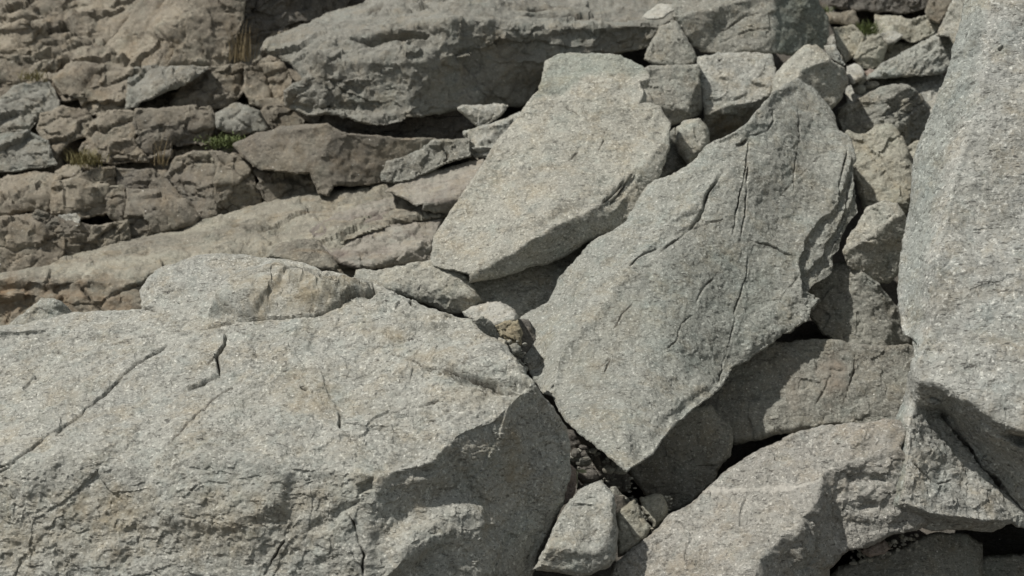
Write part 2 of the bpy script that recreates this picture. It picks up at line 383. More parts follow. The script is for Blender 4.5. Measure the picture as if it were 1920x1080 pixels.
    Xu, Yu = Xf[uf], Yf[uf]
    if cracks or patches or veins or rust or cool or rough:
        jx = px_noise(Xu, Yu, 22, seed+7)*5+px_noise(Xu, Yu, 8, seed+8)*2.2; jy = px_noise(Xu, Yu, 22, seed+17)*5+px_noise(Xu, Yu, 8, seed+18)*2.2
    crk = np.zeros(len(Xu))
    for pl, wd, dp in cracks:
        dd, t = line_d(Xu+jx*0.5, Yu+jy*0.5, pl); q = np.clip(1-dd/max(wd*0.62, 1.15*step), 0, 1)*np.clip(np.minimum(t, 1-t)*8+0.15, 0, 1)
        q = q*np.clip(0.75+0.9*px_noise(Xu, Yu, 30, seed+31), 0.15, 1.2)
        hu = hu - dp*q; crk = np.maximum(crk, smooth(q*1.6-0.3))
    for pg, rs, ed in patches:
        hu = hu + rs*smooth(poly_sd(Xu+jx*min(1, 9/ed), Yu+jy*min(1, 9/ed), pg)/ed)
    for pg, ra, ed in rough:
        hu = hu + ra*smooth(poly_sd(Xu+jx, Yu+jy, pg)/ed)*(0.9*fbm(Pu, 9, 5, 0.6)+0.9*facets(Pu+0.02*np.stack([gnoise(Pu*12), gnoise(Pu*12+40), gnoise(Pu*12+80)], 1), 11, seed=seed+9))
    vein = np.zeros(len(Xu)); ru = np.zeros(len(Xu)); crack_tone = crk if cracks else np.zeros(len(Xu)); co = np.zeros(len(Xu))
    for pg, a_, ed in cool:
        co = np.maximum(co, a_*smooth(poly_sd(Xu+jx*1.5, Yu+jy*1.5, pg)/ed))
    for pl, wd in veins:
        dd, t = line_d(Xu+jx*0.5, Yu+jy*0.5, pl); ww = wd*np.clip(1+0.8*px_noise(Xu, Yu, 26, seed+41), 0.3, 2)*np.clip(np.minimum(t, 1-t)*5+0.3, 0, 1)
        q = smooth((ww-dd)/1.6); vein = np.maximum(vein, q); hu = hu+0.003*q
    for (cx, cy, rx, ry, a_) in rust:
        q = a_*np.clip(1.2-np.sqrt(((Xu-cx)/rx)**2+((Yu-cy)/ry)**2)+0.5*px_noise(Xu, Yu, 20, seed+61), 0, 1); ru = np.maximum(ru, q)
    h[uf] = hu; Pn = Pf + n0.reshape(-1, 3)*h[:, None]
    idx = np.full(len(Pf), -1); idx[uf] = np.arange(uf.sum()); idx = idx.reshape(shp); Vv = Pn[uf]
    q = np.stack([idx[:-1, :-1][cell], idx[1:, :-1][cell], idx[1:, 1:][cell], idx[:-1, 1:][cell]], 1)
    # sides and back: the rim is carried back into the pile and closed
    e = np.concatenate([q[:, [0, 1]], q[:, [1, 2]], q[:, [2, 3]], q[:, [3, 0]]]); key = np.sort(e, 1); kk = key[:, 0]*np.int64(len(Vv))+key[:, 1]
    _, first, cnts = np.unique(kk, return_index=True, return_counts=True); be = e[first[cnts == 1]]
    bv = np.unique(be); cen = Vv[bv].mean(0); ray = cen-CAM_LOC; ray /= np.linalg.norm(ray)
    rings = []; nb = len(bv); mp = np.full(len(Vv), -1); mp[bv] = np.arange(nb)
    for f_, ins in ((0.12, 0.01), (0.35, 0.03), (0.7, 0.09), (1.0, back)):
        r = Vv[bv]+(cen-Vv[bv])*ins + ray*thick*f_
        s_ = fbm(r+seed, 3.5, 4)*0.035*f_; r = r + (cen-r)/np.maximum(np.linalg.norm(cen-r, axis=1), 1e-3)[:, None]*(s_+0.0)[:, None]
        rings.append(r)
    allV = [Vv]+rings; base = len(Vv); Q = [q]; prevA, prevB = be[:, 0], be[:, 1]
    for k in range(len(rings)):
        a = base+k*nb+mp[be[:, 0]]; b = base+k*nb+mp[be[:, 1]]
        Q.append(np.stack([prevB, prevA, a, b], 1)); prevA, prevB = a, b
    cv = base+len(rings)*nb; ctr = (rings[-1].mean(0)+ray*thick*0.15)[None]
    allV.append(ctr); T = np.stack([prevB, prevA, np.full(len(prevA), cv)], 1)
    V_ = np.concatenate(allV); z = np.zeros(len(V_)-len(Vv))
    o = mesh_object(name, V_, np.concatenate(Q), T, M[mat], {'vein': np.concatenate([vein, z]), 'rust': np.concatenate([ru, z]), 'cool': np.concatenate([co, z]), 'crack_tone': np.concatenate([crack_tone, z])} if (veins or rust or cool or cracks) else None, sharp=38)
    tag(o, label, cat if not kind else None, group, kind)
    du = D.ravel()[uf]; print('%-58s depth %.2f..%.2f  v%d' % (label[:58] if label else name, du.min(), du.max(), len(V_)))
    return o

# ------------------------------------------------------------------ the slope and the bedrock behind the rocks
def terrain():
    xs = np.concatenate([np.linspace(-60, -8, 20), np.linspace(-7.6, 7.6, 110), np.linspace(8, 60, 20)])
    ys = np.concatenate([np.linspace(-20, 4, 14), np.linspace(4.2, 17, 110), np.linspace(18, 120, 26)])
    X, Y = np.meshgrid(xs, ys); zp = np.interp(Y, [-20, 3, 5, 7, 8.5, 10, 11.5, 13, 16, 30, 70, 120], [-2.2, -1.5, -1.2, -1.0, -0.6, 0.2, 1.15, 2.6, 4.6, 12, 30, 34])
    P = np.stack([X, Y, zp], -1).reshape(-1, 3); amp = np.interp(P[:, 1], [-20, 4, 16, 120], [0.15, 0.15, 0.2, 3]); P[:, 2] += amp*(fbm(P, 1.1, 5)+0.6*facets(P, 2.2))
    ny, nx = X.shape; idx = np.arange(nx*ny).reshape(ny, nx)
    q = np.stack([idx[:-1, :-1].ravel(), idx[:-1, 1:].ravel(), idx[1:, 1:].ravel(), idx[1:, :-1].ravel()], 1)
    tag(mesh_object('ground', P, q, np.zeros((0, 3), int), M['dark']), 'rubble slope under the boulders', None, None, 'structure')
terrain()
UP = (-0.1, -0.6, 0.8)
# cliff bedrock behind the fractured blocks of the upper left
rock('fractured bedrock behind the blocks', [([(-320, -60), (560, -60), (520, 130), (470, 320), (-320, 340)], (0.08, -0.82, 0.56)), ([(-320, 340), (470, 320), (520, 130), (900, 215), (900, 330), (600, 400), (240, 470), (-320, 540)], (0.05, -0.93, 0.35))],
     off=0.36, anchors='base', mat='cliff', name='cliff', kind='structure', big=0.060, frac=(3.6, 0.07, 0.6), chip=0.04, chip_s=6, amp=0.0120, thick=1.2, step=2.6, grow=4, rnd=None)
CB = dict(group='fractured blocks of the upper left cliff', name='rock_block', cat='rock block', step=2.6, chip=0.03, chip_s=6.0, frac=(3.6, 0.05, 0.3), amp=0.006, rim=0.02, big=0.03, soft=1, warp=2.2, rnd=(3, 0.02), thick=0.6, grow=4.0, mat='cliff')
def cb(label, faces, **k): a = dict(CB); a.update(k); return rock(label, faces, **a)
cb('large smooth tan rock face at the top left corner', [([(60, -40), (290, -40), (277, 2), (247, 33), (200, 83), (183, 115), (143, 110), (127, 90), (83, 40), (64, 14)], (-0.15, -0.75, 0.62))], off=0.1, thick=1.0, frac=(2.0, 0.05, 0.1), chip=0.03)
cb('dark angular rock at the left edge below the top left corner', [([(-60, 60), (0, 57), (43, 37), (60, 60), (52, 110), (0, 104), (-60, 100)], (-0.3, -0.85, 0.35)), ([(43, 37), (73, 50), (100, 77), (113, 103), (67, 115), (52, 110), (60, 60)], (0.35, -0.9, 0.1))], off=-0.02)
cb('grey brown rock in the very top left corner of the photo', [([(-60, -60), (80, -60), (64, 14), (83, 40), (43, 37), (0, 57), (-60, 60)], (0.1, -0.9, 0.35))], off=0.08)
cb('shaded low rock at the left edge above the small grass tuft', [([(-60, 100), (0, 104), (67, 115), (113, 112), (98, 150), (33, 158), (-60, 150)], (0.1, -0.8, 0.5))], off=0.05)
cb('broad rounded tan rock left of the dry grass clump', [([(183, 105), (200, 83), (240, 40), (283, -30), (360, -40), (330, 30), (300, 123), (247, 127), (187, 124)], (-0.35, -0.75, 0.6)), ([(360, -40), (460, -40), (453, 40), (438, 73), (427, 120), (300, 123), (330, 30)], (0.12, -0.9, 0.38))],
   off=-0.1, cracks=[([(290, 50), (320, 80), (333, 92)], 3, 0.02), ([(420, 22), (440, 25)], 4, 0.03)], thick=1.1, frac=(2.2, 0.06, 0.15), chip=0.03)
cb('pale ledge block with an undercut below the broad tan rock', [([(100, 143), (133, 117), (187, 123), (170, 160), (150, 182), (118, 172)], (-0.2, -0.6, 0.75)), ([(187, 123), (247, 127), (235, 200), (185, 216), (170, 160)], (-0.05, -0.9, 0.4)), ([(150, 182), (170, 160), (185, 216), (160, 210)], (-0.4, -0.85, -0.1))], off=-0.08)
cb('bluish grey block running right above the dark undercut', [([(235, 200), (247, 126), (350, 127), (387, 127), (352, 150), (317, 168), (262, 190), (238, 205)], (-0.1, -0.75, 0.6)), ([(238, 205), (262, 190), (256, 202), (232, 207)], (0, -0.9, -0.6))], off=-0.14, mat='block')
cb('small angular pale stone wedged beside the ledge block', [([(100, 150), (118, 172), (150, 182), (128, 187), (107, 190), (95, 165)], (-0.3, -0.8, 0.5))], off=-0.02)
cb('bluish block at the left edge under the small grass tuft', [([(-60, 170), (0, 187), (33, 160), (93, 152), (107, 180), (112, 200), (77, 214), (53, 242), (-60, 246)], (-0.15, -0.75, 0.6))], off=-0.05, mat='block', cracks=[([(10, 200), (40, 180), (75, 190)], 3, 0.025)])
cb('squared pale block above the olive grass tuft', [([(77, 214), (112, 200), (160, 207), (175, 228), (165, 253), (130, 262), (100, 300), (87, 263), (70, 240)], (0.02, -0.85, 0.5))], off=-0.06)
cb('long flat bottomed bluish block at the left edge over a dark crack', [([(-60, 250), (0, 252), (50, 247), (87, 263), (104, 307), (33, 318), (-60, 319)], (-0.05, -0.85, 0.5))], off=-0.16, mat='block', thick=0.45)
cb('tan block right of the olive grass tuft', [([(165, 253), (175, 228), (205, 210), (250, 212), (258, 240), (246, 275), (215, 305), (170, 300), (150, 280)], (-0.1, -0.85, 0.5))], off=-0.04)
cb('brown block with a dark right side above the dry stems', [([(257, 207), (393, 200), (403, 233), (350, 240), (320, 262), (262, 258), (250, 230)], (0, -0.8, 0.55)), ([(262, 258), (320, 262), (323, 293), (277, 298), (250, 273)], (0.1, -0.98, 0.1)), ([(350, 240), (403, 233), (393, 267), (333, 273), (320, 262)], (0.2, -0.95, 0.0))], off=-0.05, mat='brown')
cb('low chunky block left of the dry stems over the lower crack', [([(205, 268), (246, 258), (262, 280), (277, 300), (215, 305), (200, 290)], (0.1, -0.9, 0.4))], off=-0.08)
cb('pale chipped block left of the green moss', [([(407, 213), (443, 193), (465, 200), (455, 225), (410, 240)], (-0.1, -0.7, 0.7)), ([(465, 200), (483, 213), (500, 247), (450, 251), (410, 240), (455, 225)], (0.25, -0.9, 0.1))], off=-0.1, mat='block')
cb('rough brown broken rock between the dry grass and the big block', [([(345, 160), (387, 128), (457, 123), (470, 160), (430, 195), (393, 205), (320, 195)], (0.05, -0.9, 0.35))], off=0.04, mat='brown', chip=0.05)
cb('grey rounded rock touching the left end of the big block', [([(457, 123), (533, 118), (545, 150), (535, 200), (500, 205), (470, 195), (460, 160)], (-0.1, -0.85, 0.45))], off=-0.04)
cb('brown slab under the left end of the big block', [([(500, 200), (540, 195), (600, 215), (620, 238), (527, 242), (500, 248), (485, 215)], (0.05, -0.95, 0.2))], off=0.2, mat='brown')
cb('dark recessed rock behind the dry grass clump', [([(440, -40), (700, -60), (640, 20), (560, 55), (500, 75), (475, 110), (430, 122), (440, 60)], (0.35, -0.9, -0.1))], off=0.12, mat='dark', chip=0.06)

# lower row of the outcrop
LB = dict(CB); LB.update(group='blocks of the lower ledge', mat='brown', frac=(3.0, 0.03, 0.35), rnd=(3, 0.025), thick=1.2)
def lb(label, faces, **k): a = dict(LB); a.update(k); return rock(label, faces, **a)
lb('cream sloping block at the left edge of the lower ledge', [([(-60, 340), (0, 337), (60, 327), (110, 332), (100, 362), (60, 370), (0, 385), (-60, 390)], (-0.1, -0.55, 0.83)), ([(-60, 390), (0, 385), (60, 370), (100, 362), (99, 398), (67, 390), (0, 405), (-60, 408)], (0.1, -0.95, 0.25))], off=0.0, mat='cliff')
lb('upright pale block with a flat top in the lower ledge', [([(100, 345), (143, 333), (148, 350), (150, 408), (99, 399)], (-0.2, -0.85, 0.5)), ([(143, 333), (173, 350), (170, 403), (150, 408), (148, 350)], (0.1, -0.9, 0.4)), ([(173, 350), (200, 350), (205, 400), (170, 403)], (0.35, -0.92, 0.1))], off=-0.12, mat='cliff')
lb('small cube like block on top of the lower ledge', [([(147, 330), (183, 313), (195, 315), (190, 347), (160, 340)], (-0.3, -0.8, 0.5)), ([(195, 315), (214, 313), (218, 345), (190, 347)], (0.55, -0.83, 0.0))], off=-0.12, mat='cliff')
lb('rounded stone left of the cube like block', [([(108, 322), (125, 311), (150, 312), (152, 325), (142, 333), (112, 332)], (-0.1, -0.8, 0.55))], off=-0.05, mat='cliff')
lb('narrow upright block with a shaded edge right of the pale block', [([(200, 352), (227, 347), (238, 377), (230, 415), (213, 407), (203, 385)], (-0.05, -0.92, 0.35))], off=-0.08)
lb('wide olive brown boulder at the left edge of the lower ledge', [([(-60, 412), (0, 410), (60, 403), (75, 420), (30, 430), (-60, 436)], (-0.1, -0.55, 0.8)), ([(-60, 436), (30, 430), (75, 420), (120, 450), (117, 487), (80, 502), (0, 513), (-60, 520)], (0.05, -0.92, 0.35))], off=-0.12, mat='cliff')
lb('crumbly block of stacked chips in the lower ledge', [([(60, 403), (70, 398), (150, 423), (180, 427), (175, 445), (200, 467), (167, 471), (117, 488), (120, 450), (75, 420)], (0.15, -0.92, 0.3))], off=-0.08, chip=0.05, chip_s=9, strata=((0.1, 0, 1), 0.06, 0.03))
lb('small white chip resting on the crumbly block', [([(112, 404), (140, 402), (150, 410), (146, 422), (118, 420)], (-0.2, -0.7, 0.7))], off=-0.2, mat='light', step=2)
lb('ribbed dark block at the right end of the crumbly block', [([(178, 428), (237, 417), (243, 450), (200, 467), (172, 448)], (0.2, -0.95, 0.15))], off=-0.1, grain=0.02)
lb('brown block with a diagonal edge left of the twin blocks', [([(238, 357), (300, 357), (347, 377), (370, 407), (300, 392), (240, 385)], (-0.05, -0.7, 0.68)), ([(240, 385), (300, 392), (370, 407), (367, 420), (247, 448), (238, 415)], (0.05, -0.96, 0.2))], off=-0.1)
lb('flat brown rock above the diagonal edged block', [([(218, 317), (273, 318), (312, 330), (345, 372), (300, 358), (236, 352), (222, 345)], (-0.1, -0.75, 0.6))], off=-0.03)
lb('left one of the twin rounded brown blocks', [([(313, 325), (333, 295), (370, 287), (397, 285), (408, 310), (400, 345), (405, 405), (373, 410), (345, 367)], (-0.1, -0.85, 0.5))], off=-0.14, thick=1.2, cracks=[([(335, 330), (350, 360)], 3, 0.02)])
lb('right one of the twin blocks, darker below', [([(397, 285), (450, 297), (470, 313), (478, 345), (430, 340), (402, 345), (408, 310)], (0.0, -0.85, 0.5)), ([(402, 345), (430, 340), (478, 345), (493, 380), (457, 391), (410, 407)], (0.25, -0.96, -0.1))], off=-0.12, thick=1.2, cracks=[([(400, 290), (470, 345)], 3.5, 0.03)])
lb('brown block with a bright top edge left of the wedge rock', [([(475, 317), (580, 322), (585, 338), (540, 342), (490, 338)], (0, -0.6, 0.8)), ([(490, 338), (540, 342), (585, 338), (598, 364), (573, 374), (503, 384), (484, 350)], (0.05, -0.97, 0.2))], off=-0.05, thick=1.2)
lb('large wedge shaped rock with a lit left face and a dark right face', [([(440, 272), (480, 253), (527, 240), (613, 235), (577, 262), (585, 290), (540, 320), (490, 315), (465, 300)], (-0.2, -0.75, 0.65)),
   ([(585, 290), (577, 262), (613, 235), (618, 262), (602, 300), (623, 345), (615, 364), (600, 360), (583, 322)], (-0.35, -0.88, 0.35)), ([(540, 320), (585, 290), (583, 322)], (-0.1, -0.8, 0.6)),
   ([(613, 235), (640, 250), (740, 263), (815, 263), (790, 300), (715, 318), (715, 342), (660, 347), (623, 345), (602, 300), (618, 262)], (0.25, -0.97, 0.03))], off=-0.3, thick=1.5, frac=None, rim=0.01, big=0.012, chip=0.014)
lb('light grey wedge stone with a vertical split above the dark gap', [([(717, 327), (727, 307), (780, 290), (813, 267), (877, 263), (880, 290), (830, 308), (773, 333), (740, 340), (718, 338)], (0.0, -0.85, 0.48))], off=-0.32, mat='grey', frac=None, rim=0.006, cracks=[([(828, 270), (842, 290), (832, 306)], 3.5, 0.04)], thick=1.0)
lb('long dark brown layer squeezed under the big block', [([(560, 208), (630, 214), (710, 228), (763, 220), (847, 203), (880, 200), (905, 237), (878, 263), (830, 264), (787, 258), (740, 266), (663, 262), (630, 250), (600, 235)], (0.05, -0.97, 0.1))], off=0.12, mat='dark', strata=((0.1, 0, 1), 0.09, 0.035), thick=1.2)
lb('small pale triangular stone under the big block', [([(862, 206), (872, 200), (949, 198), (940, 210), (905, 217)], (-0.1, -0.55, 0.8)), ([(872, 213), (862, 206), (905, 217), (940, 210), (928, 222), (903, 238), (882, 222)], (0.1, -0.95, 0.3))], off=-0.35, mat='light', step=2, thick=0.3)
lb('bright block with a shaded underside behind the upper slab', [([(870, 247), (930, 234), (1000, 205), (1000, 270), (923, 273), (881, 276)], (-0.1, -0.75, 0.65)), ([(881, 276), (923, 273), (1000, 270), (980, 300), (908, 295), (884, 289)], (0.2, -0.9, -0.4))], off=-0.3, mat='light', thick=1.0)

# stained ramp of bedrock and the pieces lying on it
rock('long stained bedrock ramp rising to the right below the dark crack', [
   ([(-320, 520), (0, 516), (80, 503), (143, 480), (247, 450), (333, 430), (410, 410), (500, 380), (613, 360), (733, 340), (880, 290), (940, 290), (860, 400), (740, 420), (640, 450), (560, 470), (430, 480), (330, 490), (240, 520), (150, 530), (0, 545), (-320, 550)], (-0.05, -0.42, 0.9)),
   ([(-320, 550), (0, 545), (150, 530), (240, 520), (330, 490), (430, 480), (560, 470), (640, 450), (700, 560), (400, 640), (262, 640), (-320, 660)], (0.1, -0.85, 0.5))],
   anchors={(333, 430): 10.0, (0, 545): 9.4, (860, 400): 9.6, (640, 450): 9.45}, mat='ramp', name='bedrock_ledge', cat='rock ledge', step=2.6, strata=((-0.42, 0.05, 0.9), 0.07, 0.011), big=0.036, frac=(2.6, 0.028, 0.6), chip=0.02, chip_s=5, thick=1.4, rnd=(8, 0.05), grow=4,
   rust=[(20, 560, 60, 45, 0.9), (120, 560, 50, 40, 0.8), (220, 575, 60, 35, 0.5)], cracks=[([(150, 540), (180, 575), (200, 590)], 6, 0.05), ([(590, 400), (610, 430), (560, 470)], 3, 0.03), ([(345, 470), (362, 480), (342, 492)], 4, 0.03)])
rock('purplish slab with a bright patch and an undercut front edge', [
   ([(577, 433), (630, 400), (687, 383), (740, 373), (770, 383), (813, 405), (835, 412), (813, 443), (811, 457), (765, 463), (745, 480), (715, 495), (673, 505), (640, 497), (605, 462)], (-0.05, -0.45, 0.88)),
   ([(673, 505), (715, 495), (745, 480), (765, 463), (811, 457), (820, 492), (780, 492), (720, 504)], (0.3, -0.93, -0.1))], off=0.05, mat='purple', rust=[(640, 435, 60, 14, 1.0), (710, 410, 60, 12, 1.0), (640, 480, 30, 14, 0.7)], name='slab', cat='rock slab', group='slabs on the bedrock ramp', thick=1.0, chip=0.02, strata=((-0.42, 0.1, 0.9), 0.06, 0.012), big=0.024, cracks=[([(600, 440), (680, 410), (770, 385)], 3, 0.02), ([(690, 450), (730, 430), (800, 410)], 3, 0.015)])
rock('small overhanging slab left of the upper slab, dark below', [
   ([(722, 357), (767, 337), (813, 318), (907, 298), (920, 330), (870, 365), (853, 372), (813, 385), (795, 382), (780, 385), (757, 372)], (-0.1, -0.5, 0.85)), ([(795, 382), (813, 385), (853, 372), (870, 365), (852, 395), (817, 400), (793, 393)], (0.2, -0.9, -0.4))], off=-0.12, mat='purple', name='slab', cat='rock slab', group='slabs on the bedrock ramp', thick=0.35)
rock('brown stone just above the crest of the front boulder', [([(500, 482), (510, 470), (530, 455), (593, 450), (607, 467), (633, 497), (627, 507), (587, 500), (547, 492)], (-0.05, -0.7, 0.7))], d=8.7, mat='ramp', name='stone', cat='stone', thick=1.0)
rock('flat tan rock lying under the pointed end of the upper slab', [
   ([(660, 525), (667, 507), (713, 505), (753, 500), (780, 490), (813, 490), (850, 500), (873, 515), (893, 547), (880, 560), (800, 548), (733, 535), (700, 535)], (-0.05, -0.72, 0.68)),
   ([(700, 535), (733, 535), (800, 548), (880, 560), (893, 547), (912, 566), (885, 583), (867, 588), (843, 588), (800, 572), (770, 560), (733, 550)], (0.15, -0.95, 0.05))], d=8.35, mat='warm', name='boulder', thick=1.1, chip=0.012, amp=0.0084, rnd=(10, 0.04))
rock('dark shaded slab in the gap between the two big tilted slabs', [([(880, 520), (960, 490), (1120, 440), (1110, 480), (1075, 530), (1030, 590), (985, 620), (940, 600), (900, 575), (885, 545)], (0.1, -0.75, 0.62))], d=8.52, mat='warm', name='slab', cat='rock slab', thick=0.8, grow=4, chip=0.01)

# ------------------------------------------------------------------ the big block along the top
rock('long overhanging grey block along the top, its right front face dark', [
   ([(503, 72), (530, 60), (580, 43), (620, 20), (680, 5), (750, -60), (1300, -60), (1270, 37), (1240, 50), (1110, 58), (1020, 65), (960, 57), (900, 42), (847, 36), (740, 45), (640, 62), (560, 90), (490, 95)], (-0.1, -0.4, 0.9)),
   ([(490, 95), (560, 90), (640, 62), (740, 45), (847, 36), (835, 70), (813, 110), (805, 133), (700, 137), (597, 140), (563, 147), (545, 120)], (-0.12, -0.72, 0.68)),
   ([(563, 147), (597, 140), (700, 137), (805, 133), (790, 160), (773, 187), (740, 205), (640, 190), (620, 180), (600, 160), (530, 172)], (0.1, -0.97, 0.12)),
   ([(530, 172), (600, 160), (620, 180), (640, 190), (740, 205), (773, 187), (763, 223), (727, 233), (690, 232), (633, 216), (580, 215), (530, 200)], (-0.1, -0.85, 0.5)),
   ([(847, 36), (900, 42), (960, 57), (1020, 65), (1110, 58), (1110, 82), (1020, 92), (940, 75), (880, 80), (835, 70)], (0.18, -0.97, 0.12)),
   ([(1110, 58), (1240, 50), (1232, 72), (1217, 90), (1160, 103), (1110, 100), (1110, 82)], (0.1, -0.97, 0.15)),
   ([(835, 70), (880, 80), (940, 75), (1020, 92), (1110, 82), (1110, 100), (1060, 200), (990, 200), (863, 203), (800, 220), (763, 223), (773, 187), (790, 160), (805, 133), (813, 110)], (0.58, -0.8, -0.16))],
   d=11.0, anchors={(847, 36): 10.55, (727, 233): 10.25, (530, 200): 10.6, (1240, 50): 10.9}, mat='block', thick=1.5, big=0.042, chip=0.03, chip_s=4.5, amp=0.0120, step=2.4, rnd=(9, 0.05), rough=[([(490, 95), (640, 50), (847, 36), (1240, 50), (1230, 80), (1110, 100), (880, 100), (840, 110), (780, 190), (727, 240), (520, 215)], 0.014, 12)], frac=(1.9, 0.045, 0.0),
   patches=[([(560, 100), (600, 138), (810, 134), (830, 90), (815, 80), (700, 92), (640, 88)], 0.05, 14), ([(640, 75), (700, 60), (810, 58), (800, 75), (740, 80), (690, 83)], -0.12, 10), ([(600, 150), (640, 145), (690, 160), (680, 185), (640, 180)], -0.04, 12), ([(880, 110), (1060, 105), (1060, 125), (940, 120)], 0.05, 12)],
   cracks=[([(960, 30), (1060, 35), (1200, 33)], 3, 0.03), ([(690, 25), (720, 8), (700, 30)], 4, 0.04), ([(1040, 20), (960, 20)], 3, 0.02)])
rock('small pale slab lying on top of the big block', [([(1205, 31), (1233, 9), (1262, 8), (1266, 20), (1243, 36), (1215, 36)], (-0.15, -0.6, 0.8))], d=10.6, mat='white', name='stone', cat='stone', thick=0.2, step=2, chip=0.01)

# ------------------------------------------------------------------ upper middle and upper right rocks
TG = 'jammed blocks of the upper middle'
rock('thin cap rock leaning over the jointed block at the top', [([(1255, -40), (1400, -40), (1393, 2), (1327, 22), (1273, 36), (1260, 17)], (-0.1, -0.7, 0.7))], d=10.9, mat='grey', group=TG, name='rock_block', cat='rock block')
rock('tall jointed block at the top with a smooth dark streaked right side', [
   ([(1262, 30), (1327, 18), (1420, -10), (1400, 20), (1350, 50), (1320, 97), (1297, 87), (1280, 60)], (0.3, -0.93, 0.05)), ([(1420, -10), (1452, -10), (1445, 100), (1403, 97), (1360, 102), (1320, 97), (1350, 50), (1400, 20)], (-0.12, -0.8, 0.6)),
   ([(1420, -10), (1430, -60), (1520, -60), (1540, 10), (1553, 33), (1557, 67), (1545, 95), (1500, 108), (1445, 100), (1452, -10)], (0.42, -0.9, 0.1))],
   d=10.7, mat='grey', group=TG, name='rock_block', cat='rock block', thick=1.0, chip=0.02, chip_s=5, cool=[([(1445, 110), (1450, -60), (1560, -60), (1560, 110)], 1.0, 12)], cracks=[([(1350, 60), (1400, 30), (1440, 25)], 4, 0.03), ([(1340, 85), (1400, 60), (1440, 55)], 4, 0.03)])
rock('triangular grey rock wedged at the right end of the big block', [([(1207, 112), (1217, 90), (1235, 52), (1267, 37), (1280, 60), (1297, 87), (1308, 107), (1303, 120), (1273, 126), (1240, 122)], (-0.08, -0.85, 0.5))], d=10.45, mat='grey', group=TG, name='rock_block', cat='rock block', chip=0.03, thick=1.1)
rock('pale squarish block with a deep brown shaded underside', [
   ([(1308, 107), (1350, 100), (1403, 97), (1450, 103), (1456, 140), (1446, 173), (1427, 187), (1400, 194), (1360, 199), (1320, 216), (1312, 160)], (-0.12, -0.8, 0.58)), ([(1320, 216), (1360, 199), (1400, 194), (1427, 187), (1446, 173), (1470, 190), (1430, 240), (1330, 300), (1310, 280)], (0.15, -0.85, -0.75))],
   anchors={(1360, 199): 9.95}, mat='light', group=TG, name='rock_block', cat='rock block', thick=1.5, chip=0.018, cracks=[([(1375, 187), (1395, 178), (1400, 172)], 5, 0.05)], rust=[(1370, 240, 60, 40, 0.8)])
rock('squat block with a shadowed right side behind the upper slab tip', [
   ([(1185, 135), (1220, 125), (1310, 122), (1314, 150), (1300, 165), (1292, 205), (1250, 208), (1190, 190)], (-0.08, -0.83, 0.52)), ([(1314, 150), (1318, 214), (1295, 222), (1292, 205), (1300, 165)], (0.85, -0.5, -0.05)), ([(1190, 190), (1250, 208), (1292, 205), (1295, 222), (1270, 232), (1190, 235)], (0.1, -0.95, -0.3))],
   d=9.9, mat='grey', group=TG, name='rock_block', cat='rock block', thick=1.2, chip=0.02, amp=0.0120)
rock('small rounded stone sitting in the niche right of the upper slab', [([(1266, 268), (1265, 240), (1280, 227), (1310, 223), (1327, 238), (1331, 263), (1323, 283), (1307, 297), (1288, 310), (1277, 290)], (-0.05, -0.88, 0.45))], d=9.45, mat='warm', name='stone', cat='stone', thick=0.35, rnd=(16, 0.10), step=2)
rock('shaded wedge stone left of the small rounded stone', [([(1235, 260), (1266, 238), (1274, 280), (1290, 310), (1250, 330), (1215, 350), (1220, 300)], (0.1, -0.92, 0.3))], d=9.6, mat='grey', name='stone', cat='stone', thick=1.0)
rock('rounded boulder with a dark right face behind the tall slab tip', [
   ([(1445, 185), (1450, 150), (1467, 123), (1493, 97), (1513, 85), (1530, 84), (1547, 95), (1560, 112), (1530, 118), (1505, 128), (1497, 140), (1488, 165), (1470, 200)], (-0.3, -0.68, 0.7)),
   ([(1560, 112), (1585, 128), (1589, 152), (1580, 182), (1557, 207), (1535, 240), (1470, 200), (1488, 165), (1497, 140), (1505, 128), (1530, 118)], (0.48, -0.88, -0.05))], d=9.75, mat='warm', name='boulder', thick=1.2, rnd=(12, 0.06), soft=3, chip=0.01)
UG = 'rocks piled in the upper right'
def ur(label, faces, **k): a = dict(name='boulder', cat='boulder', group=UG, mat='grey', thick=1.2, step=2.1, rnd=(4, 0.02), chip=0.02, chip_s=9); a.update(k); return rock(label, faces, **a)
ur('broad pale slab behind the dark layered rock', [([(1585, 160), (1647, 143), (1700, 137), (1757, 135), (1775, 147), (1765, 215), (1700, 260), (1600, 240)], (-0.1, -0.5, 0.86))], d=10.9, mat='light')
ur('long ridged rock sloping up to the right boulder', [([(1625, 150), (1650, 120), (1680, 103), (1773, 58), (1740, 100), (1700, 125)], (-0.3, -0.6, 0.75)), ([(1625, 150), (1700, 125), (1740, 100), (1773, 58), (1790, 66), (1785, 120), (1767, 137), (1707, 140)], (0.0, -0.92, 0.38))], d=10.9, mat='blue', chip=0.03, grain=0.015)
ur('small upright boulder with a shaded base in the rubble above', [([(1600, 110), (1613, 80), (1630, 68), (1648, 64), (1652, 85), (1640, 102), (1615, 104)], (-0.25, -0.75, 0.6)), ([(1648, 64), (1663, 85), (1655, 125), (1633, 131), (1612, 127), (1600, 110), (1615, 104), (1640, 102), (1652, 85)], (0.3, -0.94, -0.1))], d=11.3, mat='yellow')
ur('tiny white stone beside the rounded boulder', [([(1586, 124), (1598, 117), (1612, 120), (1621, 134), (1617, 148), (1596, 158), (1588, 146)], (-0.2, -0.7, 0.6))], d=10.9, mat='white', name='stone', cat='stone', thick=0.2)
